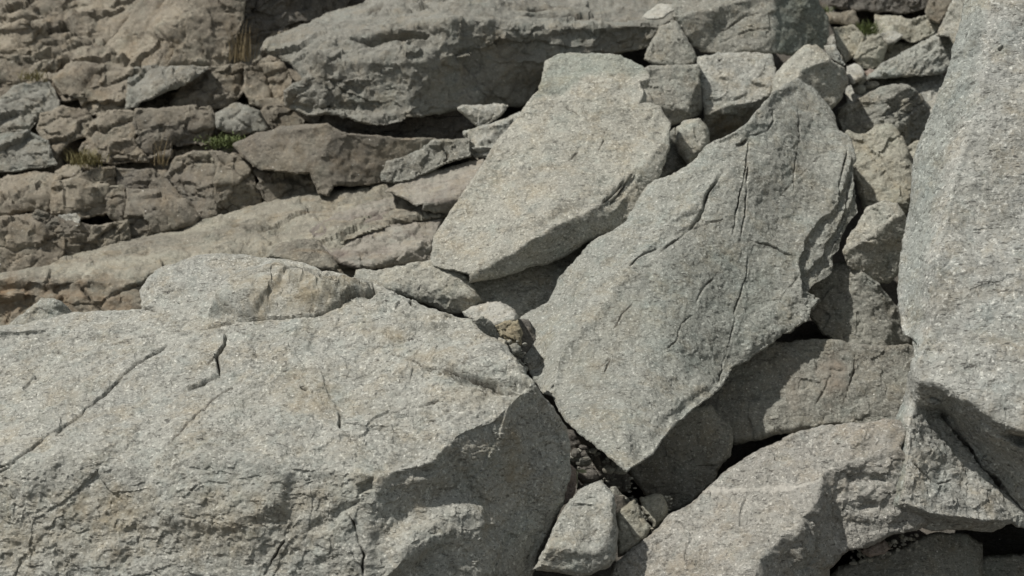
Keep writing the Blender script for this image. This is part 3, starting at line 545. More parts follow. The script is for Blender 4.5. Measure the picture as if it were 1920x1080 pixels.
ur('yellowish ledge stone with a bright white top corner', [([(1640, 28), (1680, 30), (1710, 36), (1700, 46), (1660, 55), (1640, 50)], (-0.15, -0.6, 0.8)), ([(1710, 36), (1740, 28), (1762, 45), (1757, 62), (1713, 82), (1690, 72), (1655, 78), (1645, 52), (1660, 55), (1700, 46)], (0.0, -0.88, 0.45))], d=11.7, mat='yellow', chip=0.03)
ur('low stone chip below the white cornered ledge stone', [([(1650, 62), (1680, 56), (1692, 66), (1680, 78), (1662, 84)], (-0.2, -0.7, 0.7))], d=11.45, mat='light', name='stone', cat='stone', thick=0.2)
ur('flat brown ledge at the top right of the jointed block', [([(1545, 24), (1605, 22), (1612, 42), (1600, 48), (1552, 42)], (0, -0.8, 0.5))], d=11.8, mat='brown', name='stone', cat='stone')
ur('long dark ledge running along the top right edge', [([(1540, -60), (1750, -60), (1740, 15), (1700, 25), (1640, 22), (1600, 20), (1555, 10)], (0.05, -0.95, 0.25))], d=12.3, mat='dark', chip=0.04)
ur('pale pocket rock with a shaded left side under the brown ledge', [([(1560, 50), (1600, 48), (1622, 66), (1605, 100), (1586, 119), (1568, 90)], (-0.1, -0.85, 0.5))], d=11.4, mat='yellow')
ur('flat tan stones behind the small upright boulder', [([(1600, 58), (1640, 50), (1660, 80), (1700, 78), (1720, 90), (1690, 104), (1650, 130), (1610, 135), (1604, 100)], (-0.05, -0.6, 0.78))], d=11.7, mat='yellow', chip=0.05, chip_s=9)
ur('rounded brown rock tucked at the top beside the right boulder', [([(1735, 22), (1750, -20), (1792, -20), (1782, 20), (1760, 45), (1742, 36)], (0.0, -0.85, 0.5))], d=11.6, mat='brown')
ur('tall pale shoulder rock touching the top of the right boulder', [([(1756, 66), (1787, 0), (1815, -40), (1860, -40), (1830, 80), (1795, 90), (1783, 70)], (-0.3, -0.75, 0.6))], d=10.6, mat='warm')
ur('tiny rubble stone below the small upright boulder', [([(1622, 134), (1634, 128), (1650, 132), (1652, 142), (1630, 148)], (-0.1, -0.8, 0.6))], d=11.0, mat='pink', name='stone', cat='stone', thick=0.15)
ur('small pale wedge between the rounded boulder and the jointed block', [([(1545, 88), (1565, 84), (1570, 100), (1585, 122), (1570, 116), (1550, 98)], (-0.1, -0.85, 0.5))], d=10.6, mat='light', name='stone', cat='stone', thick=0.2)
ur('dark layered rock with a bright striped left side', [
   ([(1568, 222), (1573, 207), (1613, 183), (1647, 167), (1700, 160), (1690, 180), (1660, 195), (1665, 235), (1640, 260), (1590, 262)], (-0.15, -0.75, 0.62)),
   ([(1700, 160), (1717, 167), (1743, 203), (1737, 232), (1728, 262), (1703, 284), (1680, 290), (1640, 260), (1665, 235), (1660, 195), (1690, 180)], (0.5, -0.85, -0.15))], d=10.15, strata=((-0.35, -0.3, 1), 0.07, 0.035), chip=0.03, mat='grey', thick=2.2)
ur('yellowish speckled rock standing between the tall slab and the right boulder', [
   ([(1590, 250), (1610, 255), (1627, 254), (1647, 238), (1670, 237), (1690, 263), (1700, 290), (1711, 320), (1713, 350), (1706, 372), (1680, 375), (1660, 380), (1625, 395), (1612, 360), (1600, 300)], (-0.05, -0.78, 0.62)),
   ([(1625, 395), (1660, 380), (1680, 375), (1706, 372), (1700, 395), (1665, 400)], (0.15, -0.95, -0.1))], d=9.5, grow=6, mat='yellow', thick=1.1, rnd=(14, 0.06))
ur('angular boulder with a lit top and shadowed lower half', [
   ([(1585, 470), (1592, 450), (1613, 423), (1628, 393), (1660, 382), (1675, 386), (1690, 403), (1663, 423), (1630, 443), (1600, 465)], (-0.25, -0.7, 0.66)),
   ([(1585, 470), (1600, 465), (1630, 443), (1663, 423), (1690, 403), (1698, 418), (1693, 452), (1686, 488), (1677, 514), (1663, 528), (1643, 526), (1620, 508), (1596, 497)], (0.38, -0.9, 0.0))], d=8.68, grow=6, mat='warm', thick=1.1, chip=0.016)
ur('steep grey rock crossed by a straight shadow under the angular boulder', [
   ([(1510, 530), (1560, 505), (1597, 495), (1622, 520), (1645, 560), (1665, 600), (1650, 655), (1600, 655), (1573, 640), (1547, 622), (1524, 595)], (-0.05, -0.82, 0.56)), ([(1622, 520), (1640, 530), (1682, 577), (1700, 620), (1705, 655), (1650, 655), (1665, 600), (1645, 560)], (0.4, -0.9, 0.1))], d=8.6, grow=6, mat='grey', thick=1.2, chip=0.014)
ur('sliver of yellowish rock between the speckled rock and the right boulder', [([(1690, 285), (1718, 262), (1740, 262), (1735, 330), (1712, 345), (1702, 310)], (-0.2, -0.8, 0.5))], d=9.9, mat='yellow', name='stone', cat='stone', thick=0.2)

# ------------------------------------------------------------------ two great tilted slabs
rock('upper tilted slab, warm pale face with a pointed lower left end', [
   ([(1025, 114), (1050, 102), (1100, 99), (1160, 103), (1207, 123), (1217, 142), (1190, 140), (1127, 140), (1090, 155), (1010, 170)], (-0.1, -0.6, 0.8)),
   ([(1010, 170), (1090, 155), (1127, 140), (1190, 140), (1217, 142), (1222, 167), (1215, 190), (1240, 200), (1256, 230), (1245, 265), (1225, 290), (1193, 317), (1160, 350), (1123, 387), (1077, 410), (1043, 422), (1003, 447), (960, 477), (920, 497), (880, 517), (850, 507), (812, 500), (808, 487), (813, 443), (847, 393), (880, 345), (910, 300), (930, 265), (960, 230), (993, 187)], (-0.2, -0.64, 0.74)),
   ([(1256, 230), (1256, 273), (1244, 310), (1228, 347), (1205, 385), (1185, 413), (1160, 428), (1140, 435), (1123, 387), (1160, 350), (1193, 317), (1225, 290), (1245, 265)], (0.35, -0.85, 0.32)),
   ([(1140, 435), (1103, 455), (1070, 473), (1027, 497), (993, 500), (960, 512), (920, 522), (880, 528), (880, 517), (920, 497), (960, 477), (1003, 447), (1043, 422), (1077, 410), (1123, 387)], (0.36, -0.85, -0.38))],
   anchors={(1003, 447): 8.25, (1256, 230): 8.95}, mat='warm', name='slab', cat='rock slab', group='great tilted slabs', thick=0.32, big=0.012, chip=0.006, chip_s=5, amp=0.0048, rnd=(5, 0.02), soft=1, back=0.12, step=1.8, cool=[([(990, 190), (1030, 90), (1240, 90), (1225, 145), (1100, 150), (1060, 185)], 0.7, 14)], rough=[([(1120, 385), (1200, 315), (1215, 330), (1190, 400), (1140, 420)], 0.008, 8)],
   cracks=[([(1122, 283), (1135, 258)], 3, 0.015), ([(1060, 305), (1085, 285)], 2.5, 0.01), ([(1060, 200), (1090, 218)], 2.5, 0.01), ([(1175, 335), (1165, 345), (1150, 365), (1128, 382)], 5, 0.03), ([(1185, 325), (1172, 352), (1145, 385)], 5, 0.03)],
   patches=[([(1195, 150), (1225, 150), (1235, 190), (1200, 197), (1205, 175)], -0.05, 8), ([(1150, 350), (1195, 325), (1190, 350), (1150, 395), (1125, 390)], -0.02, 6), ([(1212, 220), (1225, 210), (1222, 228), (1214, 230)], -0.012, 4)])
rock('tall tilted grey slab in the centre, split by long vertical cracks', [
   ([(1480, 155), (1495, 148), (1492, 160), (1458, 190), (1447, 233), (1420, 255), (1400, 290), (1360, 327), (1320, 367), (1295, 395), (1250, 417), (1233, 447), (1180, 493), (1178, 517), (1147, 550), (1123, 583), (1093, 617), (1060, 650), (1045, 680), (1036, 747), (1018, 738), (987, 689), (971, 662), (973, 627), (975, 593), (1000, 580), (1027, 567), (1050, 517), (1090, 477), (1107, 455), (1170, 420), (1215, 345), (1290, 313), (1330, 272), (1380, 247), (1403, 230), (1427, 197), (1447, 177)], (-0.42, -0.55, 0.72)),
   ([(1495, 148), (1525, 165), (1545, 190), (1562, 213), (1572, 245), (1590, 252), (1603, 285), (1590, 310), (1580, 350), (1567, 393), (1533, 420), (1510, 453), (1500, 487), (1507, 533), (1490, 560), (1450, 600), (1423, 622), (1405, 656), (1373, 690), (1360, 716), (1329, 747), (1298, 769), (1267, 796), (1244, 822), (1227, 849), (1178, 882), (1156, 867), (1120, 840), (1084, 813), (1062, 791), (1036, 747), (1045, 680), (1060, 650), (1093, 617), (1123, 583), (1147, 550), (1178, 517), (1180, 493), (1233, 447), (1250, 417), (1295, 395), (1320, 367), (1360, 327), (1400, 290), (1420, 255), (1447, 233), (1458, 190), (1492, 160)], (0.33, -0.645, 0.69)),
   ([(1603, 285), (1608, 333), (1620, 357), (1623, 387), (1600, 423), (1583, 467), (1580, 497), (1557, 517), (1527, 537), (1507, 533), (1500, 487), (1510, 453), (1533, 420), (1567, 393), (1580, 350), (1590, 310)], (0.22, -0.76, 0.6)),
   ([(1507, 533), (1527, 537), (1540, 557), (1518, 583), (1518, 600), (1493, 613), (1480, 625), (1467, 623), (1453, 642), (1427, 655), (1404, 676), (1373, 690), (1405, 656), (1423, 622), (1450, 600), (1490, 560)], (0.22, -0.87, 0.42))],
   anchors={(1178, 882): 6.78, (1495, 148): 9.25}, mat='blue', name='slab', cat='rock slab', group='great tilted slabs', thick=0.8, big=0.010, chip=0.005, chip_s=3.0, amp=0.0060, rnd=(5, 0.02), soft=1, back=0.1, step=1.7,  cool=[([(1150, 560), (1240, 450), (1400, 430), (1500, 480), (1500, 600), (1350, 740), (1180, 700)], 0.3, 60)], rough=[([(1500, 480), (1610, 280), (1640, 400), (1560, 540), (1540, 620), (1420, 660), (1370, 690), (1400, 640), (1490, 560)], 0.01, 10)],
   cracks=[([(1403, 265), (1400, 300), (1395, 340), (1385, 380), (1373, 440)], 3.2, 0.03), ([(1398, 330), (1403, 360), (1398, 400), (1388, 450)], 3.2, 0.03), ([(1403, 310), (1400, 340)], 3.5, 0.04),
     ([(1356, 325), (1330, 360), (1318, 395), (1300, 425), (1275, 445), (1235, 475)], 3.4, 0.03), ([(1300, 430), (1330, 415), (1360, 410)], 2.5, 0.01),
     ([(1410, 453), (1440, 460), (1460, 472), (1495, 480)], 3.2, 0.025), ([(1405, 470), (1398, 520), (1380, 580), (1370, 640), (1355, 690), (1345, 720)], 2.8, 0.022), ([(1496, 200), (1500, 260), (1492, 310), (1490, 360)], 2.5, 0.012),
     ([(1340, 520), (1318, 540), (1305, 565)], 4, 0.02), ([(1300, 590), (1278, 605), (1268, 640), (1245, 655)], 3, 0.015), ([(1540, 290), (1520, 310), (1480, 350), (1455, 375)], 2.2, 0.008), ([(1500, 515), (1480, 540), (1465, 560)], 2.6, 0.015),
     ([(1180, 500), (1200, 480), (1235, 462)], 3, 0.02), ([(1190, 565), (1165, 590), (1150, 620)], 3, 0.01), ([(1447, 205), (1452, 225), (1440, 245), (1410, 255)], 3.5, 0.03), ([(1378, 272), (1390, 270), (1398, 262)], 6, 0.04), ([(1120, 690), (1145, 672), (1130, 700)], 3, 0.012), ([(1590, 280), (1575, 350), (1580, 390)], 4, 0.03), ([(1600, 320), (1592, 380), (1582, 420)], 3, 0.03)],
   patches=[([(1567, 388), (1533, 415), (1507, 453), (1498, 487), (1507, 540), (1650, 560), (1660, 380), (1600, 290), (1582, 350)], -0.04, 6), ([(1585, 395), (1570, 430), (1548, 462), (1530, 490), (1505, 500), (1500, 560), (1660, 560), (1660, 380), (1610, 340)], -0.04, 6),
     ([(1410, 456), (1440, 462), (1495, 482), (1500, 530), (1400, 600), (1395, 520)], -0.006, 3), ([(1300, 330), (1355, 327), (1330, 362), (1316, 398), (1300, 425), (1262, 440), (1250, 420)], 0.014, 5)], rust=[(1160, 600, 60, 60, 0.4), (1110, 680, 50, 60, 0.35)])

# ------------------------------------------------------------------ the massive boulder on the right
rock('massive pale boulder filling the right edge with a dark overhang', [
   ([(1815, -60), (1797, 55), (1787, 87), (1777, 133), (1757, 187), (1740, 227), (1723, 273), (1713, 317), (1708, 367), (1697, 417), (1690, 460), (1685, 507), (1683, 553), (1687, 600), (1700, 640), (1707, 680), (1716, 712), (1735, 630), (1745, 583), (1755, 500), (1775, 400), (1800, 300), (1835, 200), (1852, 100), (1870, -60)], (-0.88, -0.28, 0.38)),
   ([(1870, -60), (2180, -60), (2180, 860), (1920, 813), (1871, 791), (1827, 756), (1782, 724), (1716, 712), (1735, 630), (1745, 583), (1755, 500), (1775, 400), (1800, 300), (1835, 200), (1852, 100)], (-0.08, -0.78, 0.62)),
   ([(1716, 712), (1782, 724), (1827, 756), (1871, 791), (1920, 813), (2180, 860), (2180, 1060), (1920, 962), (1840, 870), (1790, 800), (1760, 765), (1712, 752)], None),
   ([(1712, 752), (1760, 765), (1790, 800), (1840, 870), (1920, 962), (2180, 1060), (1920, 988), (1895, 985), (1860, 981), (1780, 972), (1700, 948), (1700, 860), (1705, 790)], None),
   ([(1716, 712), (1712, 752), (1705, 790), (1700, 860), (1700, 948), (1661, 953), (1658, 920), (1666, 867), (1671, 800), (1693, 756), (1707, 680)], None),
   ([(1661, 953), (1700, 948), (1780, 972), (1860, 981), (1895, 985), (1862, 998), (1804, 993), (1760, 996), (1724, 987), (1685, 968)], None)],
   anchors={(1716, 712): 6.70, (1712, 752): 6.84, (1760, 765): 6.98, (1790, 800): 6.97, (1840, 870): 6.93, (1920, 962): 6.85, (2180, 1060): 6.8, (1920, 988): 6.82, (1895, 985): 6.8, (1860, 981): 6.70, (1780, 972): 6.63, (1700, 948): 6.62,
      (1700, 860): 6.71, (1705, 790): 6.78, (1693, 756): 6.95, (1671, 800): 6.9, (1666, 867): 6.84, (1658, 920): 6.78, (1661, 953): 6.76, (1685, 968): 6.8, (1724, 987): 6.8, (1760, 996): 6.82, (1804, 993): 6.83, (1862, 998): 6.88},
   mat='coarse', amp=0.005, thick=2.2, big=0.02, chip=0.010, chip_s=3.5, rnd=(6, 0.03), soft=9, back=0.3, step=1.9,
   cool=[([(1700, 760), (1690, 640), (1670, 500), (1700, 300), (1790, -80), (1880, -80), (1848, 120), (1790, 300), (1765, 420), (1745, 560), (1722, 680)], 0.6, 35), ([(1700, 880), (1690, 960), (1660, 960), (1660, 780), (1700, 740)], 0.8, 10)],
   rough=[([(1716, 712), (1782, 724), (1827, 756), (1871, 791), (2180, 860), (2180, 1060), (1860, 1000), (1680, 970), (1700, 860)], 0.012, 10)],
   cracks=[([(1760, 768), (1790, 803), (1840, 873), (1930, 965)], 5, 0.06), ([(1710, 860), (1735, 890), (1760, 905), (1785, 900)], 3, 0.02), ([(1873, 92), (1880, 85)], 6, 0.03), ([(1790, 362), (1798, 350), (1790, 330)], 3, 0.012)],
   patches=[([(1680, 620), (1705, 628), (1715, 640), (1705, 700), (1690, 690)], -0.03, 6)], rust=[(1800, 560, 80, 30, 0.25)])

# ------------------------------------------------------------------ rocks at the lower right
rock('broad tan streaked block under the right edge of the tall slab', [
   ([(1300, 760), (1340, 735), (1373, 680), (1420, 645), (1453, 642), (1480, 642), (1511, 636), (1569, 638), (1609, 647), (1667, 651), (1702, 647), (1760, 660), (1760, 800), (1667, 792), (1591, 795), (1556, 794), (1520, 797), (1449, 805), (1413, 818), (1373, 825), (1360, 800)], (0.0, -0.86, 0.5)),
   ([(1373, 825), (1413, 818), (1449, 805), (1520, 797), (1556, 794), (1540, 802), (1493, 808), (1449, 814), (1413, 826), (1375, 832)], (0.1, -0.9, -0.4))], d=8.1, mat='grey', thick=1.1, grow=2, big=0.018, chip=0.014, rust=[(1560, 700, 30, 60, 0.8), (1490, 720, 30, 60, 0.4)], cracks=[([(1605, 660), (1600, 700), (1580, 760)], 4, 0.015), ([(1560, 700), (1530, 760)], 5, 0.02)])
rock('dark shaded block beneath the lower tip of the tall slab', [([(1150, 860), (1200, 830), (1262, 770), (1330, 758), (1350, 780), (1372, 805), (1370, 849), (1347, 884), (1338, 907), (1311, 931), (1289, 955), (1249, 966), (1244, 945), (1209, 927), (1180, 884)], (0.12, -0.93, 0.3))], d=7.72, mat='grey', thick=1.1, chip=0.012, rnd=(10, 0.05))
rock('long veined slab at the bottom running up to the right boulder', [
   ([(1120, 1150), (1151, 1058), (1169, 1040), (1209, 1013), (1253, 969), (1298, 942), (1329, 911), (1360, 884), (1404, 853), (1444, 831), (1484, 813), (1520, 802), (1556, 796), (1600, 793), (1662, 787), (1710, 790), (1690, 840), (1640, 850), (1590, 868), (1547, 884), (1533, 938), (1520, 956), (1476, 996), (1427, 1049), (1405, 1150)], (-0.22, -0.58, 0.78)),
   ([(1405, 1150), (1427, 1049), (1476, 996), (1520, 956), (1533, 938), (1547, 884), (1570, 925), (1575, 990), (1590, 1031), (1556, 1067), (1540, 1150)], (0.72, -0.68, -0.1)),
   ([(1547, 884), (1590, 868), (1640, 850), (1690, 840), (1720, 880), (1740, 985), (1720, 992), (1680, 1004), (1618, 1027), (1590, 1031), (1575, 990), (1570, 925)], (0.05, -0.93, 0.3))],
   anchors={(1427, 1049): 6.38}, mat='mid', name='slab', cat='rock slab', thick=1.4, rough=[([(1560, 880), (1700, 850), (1730, 980), (1590, 1030), (1540, 1080), (1440, 1080), (1480, 1000), (1530, 950)], 0.014, 12)], big=0.015, chip=0.010, amp=0.0060, rnd=(9, 0.045), soft=2, step=2.1, veins=[([(1316, 922), (1345, 918), (1400, 917), (1432, 916), (1490, 913), (1536, 903)], 6), ([(1566, 938), (1600, 934), (1635, 925), (1662, 918)], 7)],
   patches=[([(1585, 890), (1620, 880), (1660, 890), (1670, 905), (1620, 915), (1590, 915)], -0.03, 14), ([(1590, 945), (1640, 935), (1650, 955), (1600, 970)], -0.02, 10), ([(1470, 1000), (1500, 970), (1530, 975), (1520, 1040), (1480, 1060)], 0.04, 12)],
   cracks=[([(1225, 1022), (1250, 1010), (1262, 1000)], 4, 0.015)])
rock('small pinkish stone resting on the dark rock at the bottom right', [([(1616, 1031), (1640, 1018), (1658, 1013), (1669, 1026), (1658, 1038), (1631, 1044)], (-0.1, -0.7, 0.7))], d=6.92, mat='pink', name='stone', cat='stone', thick=0.12, step=1.8, chip=0.008)
rock('low grey rock in shade at the bottom right under the overhang', [([(1520, 1150), (1569, 1062), (1618, 1046), (1667, 1036), (1716, 1013), (1735, 1040), (1740, 1150)], (-0.15, -0.7, 0.68)), ([(1716, 1013), (1750, 1000), (1813, 1000), (1840, 1018), (1845, 1150), (1740, 1150), (1735, 1040)], (0.35, -0.9, 0.2))], d=7.12, mat='grey', thick=1.0)
rock('flat rock in deep shade in the bottom right corner', [([(1780, 1056), (1850, 1045), (2000, 1030), (2000, 1150), (1780, 1150)], (0.0, -0.9, 0.4))], d=7.35, mat='grey', thick=1.0)
rock('rounded pale stone between the front boulder and the veined slab', [
   ([(1124, 901), (1138, 911), (1151, 929), (1140, 1000), (1125, 1032), (1093, 1040), (1053, 1030), (1020, 1030), (1036, 991), (1062, 947), (1084, 924), (1107, 907)], (-0.12, -0.68, 0.72)), ([(1151, 929), (1152, 956), (1158, 991), (1156, 1027), (1151, 1049), (1140, 1060), (1125, 1032), (1140, 1000)], (0.75, -0.65, 0.1)),
   ([(1020, 1030), (1053, 1030), (1093, 1040), (1125, 1032), (1140, 1060), (1107, 1078), (1049, 1075), (1000, 1067)], (0.1, -0.97, -0.1))], d=6.45, mat='light', name='stone', cat='stone', thick=0.35, rnd=(12, 0.045), soft=3, chip=0.008)
SG = 'small stones wedged in the bottom gap'
rock('knobbly tan stone squeezed against the veined slab', [([(1156, 1000), (1158, 965), (1173, 947), (1187, 939), (1200, 951), (1209, 969), (1222, 987), (1209, 1010), (1182, 1033), (1160, 1044)], (0.0, -0.85, 0.5))], d=6.75, mat='yellow', name='stone', cat='stone', group=SG, thick=0.2, step=1.8, rnd=(9, 0.05), amp=0.0120)
rock('small ochre stone behind the knobbly tan stone', [([(1197, 934), (1227, 927), (1244, 932), (1252, 951), (1244, 975), (1227, 992), (1213, 973), (1200, 951)], (0.0, -0.8, 0.5))], d=6.95, mat='yellow', name='stone', cat='stone', group=SG, thick=0.2, step=1.8, rnd=(9, 0.05))
rock('reddish stone in the shadow beside the front boulder', [([(1050, 870), (1064, 862), (1080, 880), (1083, 905), (1072, 935), (1050, 950)], (0.0, -0.9, 0.4))], d=6.95, mat='pink', name='stone', cat='stone', group=SG, thick=0.2, step=2)
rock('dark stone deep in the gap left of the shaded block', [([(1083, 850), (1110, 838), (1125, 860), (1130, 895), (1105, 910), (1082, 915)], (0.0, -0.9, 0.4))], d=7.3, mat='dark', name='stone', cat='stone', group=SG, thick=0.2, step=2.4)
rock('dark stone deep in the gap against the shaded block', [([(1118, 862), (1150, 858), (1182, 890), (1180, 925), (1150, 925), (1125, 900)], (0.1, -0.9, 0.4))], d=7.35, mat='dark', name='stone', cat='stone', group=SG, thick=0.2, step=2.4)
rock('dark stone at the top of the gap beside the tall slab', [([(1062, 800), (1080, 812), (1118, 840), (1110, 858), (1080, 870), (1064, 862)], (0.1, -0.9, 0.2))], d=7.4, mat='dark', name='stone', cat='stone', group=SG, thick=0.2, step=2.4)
rock('tiny dark stone between the pale stone and the knobbly stone', [([(1146, 925), (1170, 930), (1178, 950), (1165, 990), (1150, 980)], (0.2, -0.9, 0.2))], d=7.0, mat='dark', name='stone', cat='stone', group=SG, thick=0.15, step=2.4)
rock('brown pebble wedged between the block and the veined slab', [([(1646, 792), (1652, 786), (1662, 787), (1668, 796), (1664, 808), (1652, 806)], (-0.1, -0.8, 0.6))], d=7.15, mat='pink', name='stone', cat='stone', group=SG, thick=0.1, step=1.8, chip=0.004)

# ------------------------------------------------------------------ the great front boulder
rock('great pale boulder across the lower left foreground', [
   ([(-320, 625), (0, 612), (60, 604), (140, 584), (200, 580), (265, 580), (262, 545), (290, 506), (330, 494), (375, 478), (440, 474), (500, 480), (545, 489), (620, 506), (700, 530), (745, 550), (790, 572), (850, 590), (882, 598), (905, 627), (945, 645), (975, 682), (1000, 718), (985, 733), (930, 785), (870, 808), (800, 872), (715, 893), (620, 880), (480, 868), (330, 846), (270, 880), (160, 868), (-320, 868)], (-0.14, -0.46, 0.88)),
   ([(-320, 868), (160, 868), (270, 880), (285, 960), (260, 1180), (-320, 1180)], (-0.1, -0.93, 0.32)),
   ([(270, 880), (330, 846), (480, 868), (470, 960), (480, 1180), (260, 1180), (285, 960)], (-0.16, -0.9, 0.4)),
   ([(480, 868), (620, 880), (715, 893), (702, 930), (690, 1010), (690, 1180), (480, 1180), (470, 960)], (0.05, -0.9, 0.42)),
   ([(715, 893), (800, 872), (870, 808), (930, 785), (985, 733), (1000, 718), (1040, 765), (1062, 800), (1068, 850), (1000, 960), (930, 1000), (890, 940), (830, 950), (760, 990), (690, 1010), (702, 930)], (0.62, -0.78, 0.0)),
   ([(690, 1010), (760, 990), (830, 950), (890, 940), (930, 1000), (900, 1060), (860, 1180), (690, 1180)], (0.32, -0.9, 0.28)),
   ([(930, 1000), (1000, 960), (1068, 850), (1070, 890), (1058, 945), (1038, 985), (1010, 1040), (995, 1090), (985, 1180), (860, 1180), (900, 1060)], (0.62, -0.78, -0.08))],
   anchors={(715, 893): 6.12}, mat='light', thick=1.6, big=0.030, chip=0.012, chip_s=3.0, amp=0.0066, rnd=(8, 0.035), soft=5, back=0.25, step=1.8, flake=0.006, rough=[([(250, 580), (260, 540), (330, 490), (520, 478), (700, 525), (800, 570), (720, 600), (560, 520), (420, 500), (300, 560)], 0.006, 12), ([(540, 500), (620, 500), (720, 535), (800, 575), (760, 600), (690, 565), (620, 590), (560, 580)], 0.014, 10), ([(-320, 880), (160, 900), (270, 890), (400, 900), (600, 900), (720, 895), (700, 1000), (690, 1200), (-320, 1200)], 0.012, 50), ([(780, 680), (880, 690), (990, 715), (990, 740), (940, 760), (860, 720)], 0.012, 12)],
   cracks=[([(0, 890), (40, 860), (90, 820), (150, 778), (205, 730), (250, 690), (300, 660), (320, 645)], 3, 0.03), ([(0, 878), (30, 868)], 3, 0.03), ([(180, 650), (230, 643), (300, 628), (350, 615)], 3, 0.015),
     ([(385, 617), (440, 608), (540, 601), (590, 596), (625, 578), (660, 560), (700, 550), (712, 540)], 5, 0.05), ([(700, 528), (702, 545), (690, 556)], 6, 0.05), ([(425, 625), (422, 650), (405, 668), (413, 700), (385, 712), (345, 728)], 5, 0.04), ([(410, 668), (385, 685)], 4, 0.02),
     ([(440, 715), (400, 745), (350, 800), (300, 840)], 3.5, 0.01), ([(480, 635), (440, 620)], 3, 0.01), ([(635, 775), (637, 805)], 5, 0.04), ([(640, 797), (690, 803), (735, 800)], 4, 0.025), ([(170, 845), (235, 847)], 2.5, 0.012),
     ([(780, 682), (820, 688), (870, 700), (905, 712), (940, 722), (1000, 728)], 5, 0.04), ([(850, 715), (890, 722), (915, 735)], 4, 0.03), ([(690, 668), (710, 668)], 4, 0.015), ([(730, 655), (760, 665), (800, 685)], 3, 0.015), ([(780, 760), (830, 748)], 3.5, 0.015), ([(790, 787), (815, 780)], 3.5, 0.015),
     ([(655, 960), (668, 1000), (682, 1040), (680, 1080)], 4.5, 0.04), ([(535, 1010), (510, 1050), (495, 1080)], 4, 0.03), ([(560, 720), (575, 728)], 6, 0.02), ([(770, 555), (770, 580)], 3.5, 0.03), ([(520, 490), (480, 500), (450, 515)], 3, 0.012), ([(265, 575), (300, 582)], 5, 0.03), ([(590, 515), (610, 530)], 5, 0.03)],
   patches=[([(395, 602), (430, 530), (520, 497), (565, 502), (525, 560), (480, 602)], 0.025, 5), ([(545, 530), (600, 515), (690, 532), (706, 552), (640, 572), (600, 560), (570, 572)], 0.03, 6), ([(590, 540), (640, 532), (660, 548), (610, 556)], -0.035, 6), ([(700, 552), (750, 556), (775, 580), (860, 592), (800, 605), (740, 590)], 0.018, 5), ([(380, 610), (400, 560), (440, 520), (520, 497), (600, 515), (690, 535), (705, 552), (650, 570), (600, 592), (540, 600)], 0.07, 26), 
     ([(800, 690), (900, 705), (990, 712), (1010, 735), (960, 745), (900, 730)], -0.04, 9), ([(665, 905), (700, 890), (706, 920), (675, 930)], -0.035, 10), ([(560, 1000), (600, 955), (670, 930), (690, 935), (640, 985), (600, 1010)], -0.02, 20), ([(-320, 640), (180, 600), (300, 640), (320, 645), (205, 730), (90, 820), (0, 892), (-320, 960)], 0.004, 4), ([(350, 640), (425, 625), (420, 655), (405, 672), (410, 702), (345, 728), (300, 700)], 0.006, 4), ([(560, 700), (600, 690), (640, 780), (636, 806), (590, 780)], 0.012, 5), ([(640, 800), (735, 797), (740, 812), (650, 812)], 0.01, 4), ([(860, 640), (945, 650), (990, 700), (900, 704), (840, 690), (790, 672)], 0.02, 8), ([(270, 905), (300, 860), (380, 830), (500, 850), (560, 880), (540, 960), (420, 1010), (300, 990), (275, 950)], 0.03, 24), ([(700, 600), (860, 592), (880, 610), (780, 625)], 0.02, 12),
     ([(700, 1010), (740, 975), (790, 940), (860, 915), (915, 935), (940, 985), (900, 1030), (820, 1040), (760, 1080), (690, 1120)], 0.085, 45), ([(800, 1000), (900, 985), (960, 1000), (930, 1120), (780, 1120)], 0.05, 40)],
   rust=[(200, 960, 110, 50, 0.6), (80, 1010, 160, 60, 0.35), (520, 960, 130, 60, 0.35), (580, 730, 60, 60, 0.35), (735, 630, 40, 15, 0.6), (810, 665, 50, 14, 0.6), (960, 860, 25, 80, 0.55), (560, 560, 130, 45, 0.6), (640, 540, 60, 25, 0.6), (420, 980, 140, 80, 0.4), (900, 735, 60, 25, 0.4)])
rock('bright white stone lodged at the back corner of the front boulder', [([(866, 586), (887, 572), (913, 565), (937, 566), (955, 577), (971, 592), (968, 604), (930, 612), (905, 612), (880, 600)], (-0.15, -0.65, 0.7))], d=7.9, mat='white', name='stone', cat='stone', thick=0.9, rnd=(10, 0.05), step=1.8)
rock('dark fronted grey stone below the white stone', [([(884, 600), (903, 592), (925, 607), (940, 630), (938, 643), (905, 632), (888, 612)], (0.45, -0.88, 0.0))], d=7.55, mat='grey', name='stone', cat='stone', thick=0.8, step=1.8)
rock('ochre lichen covered stone beside the tall slab', [([(926, 612), (945, 602), (973, 602), (979, 625), (974, 646), (955, 645), (940, 632)], (0.05, -0.85, 0.45))], d=7.6, mat='gold', name='stone', cat='stone', thick=0.8, step=1.8, amp=0.0120, chip=0.02, chip_s=14)
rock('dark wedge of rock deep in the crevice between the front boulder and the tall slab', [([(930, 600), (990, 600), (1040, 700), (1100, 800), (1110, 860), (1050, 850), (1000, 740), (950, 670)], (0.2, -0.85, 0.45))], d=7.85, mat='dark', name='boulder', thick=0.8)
rock('tiny brown chip at the crest edge of the front boulder', [([(926, 642), (937, 634), (949, 640), (952, 652), (940, 656)], (-0.1, -0.8, 0.6))], d=7.2, mat='warm', name='stone', cat='stone', thick=0.1, step=1.6, chip=0.005)
rock('tiny dark chip jammed between the front boulder and the tall slab', [([(950, 650), (962, 646), (974, 652), (972, 664), (960, 666)], (0.1, -0.85, 0.4))], d=7.25, mat='grey', name='stone', cat='stone', thick=0.1, step=1.6, chip=0.005)
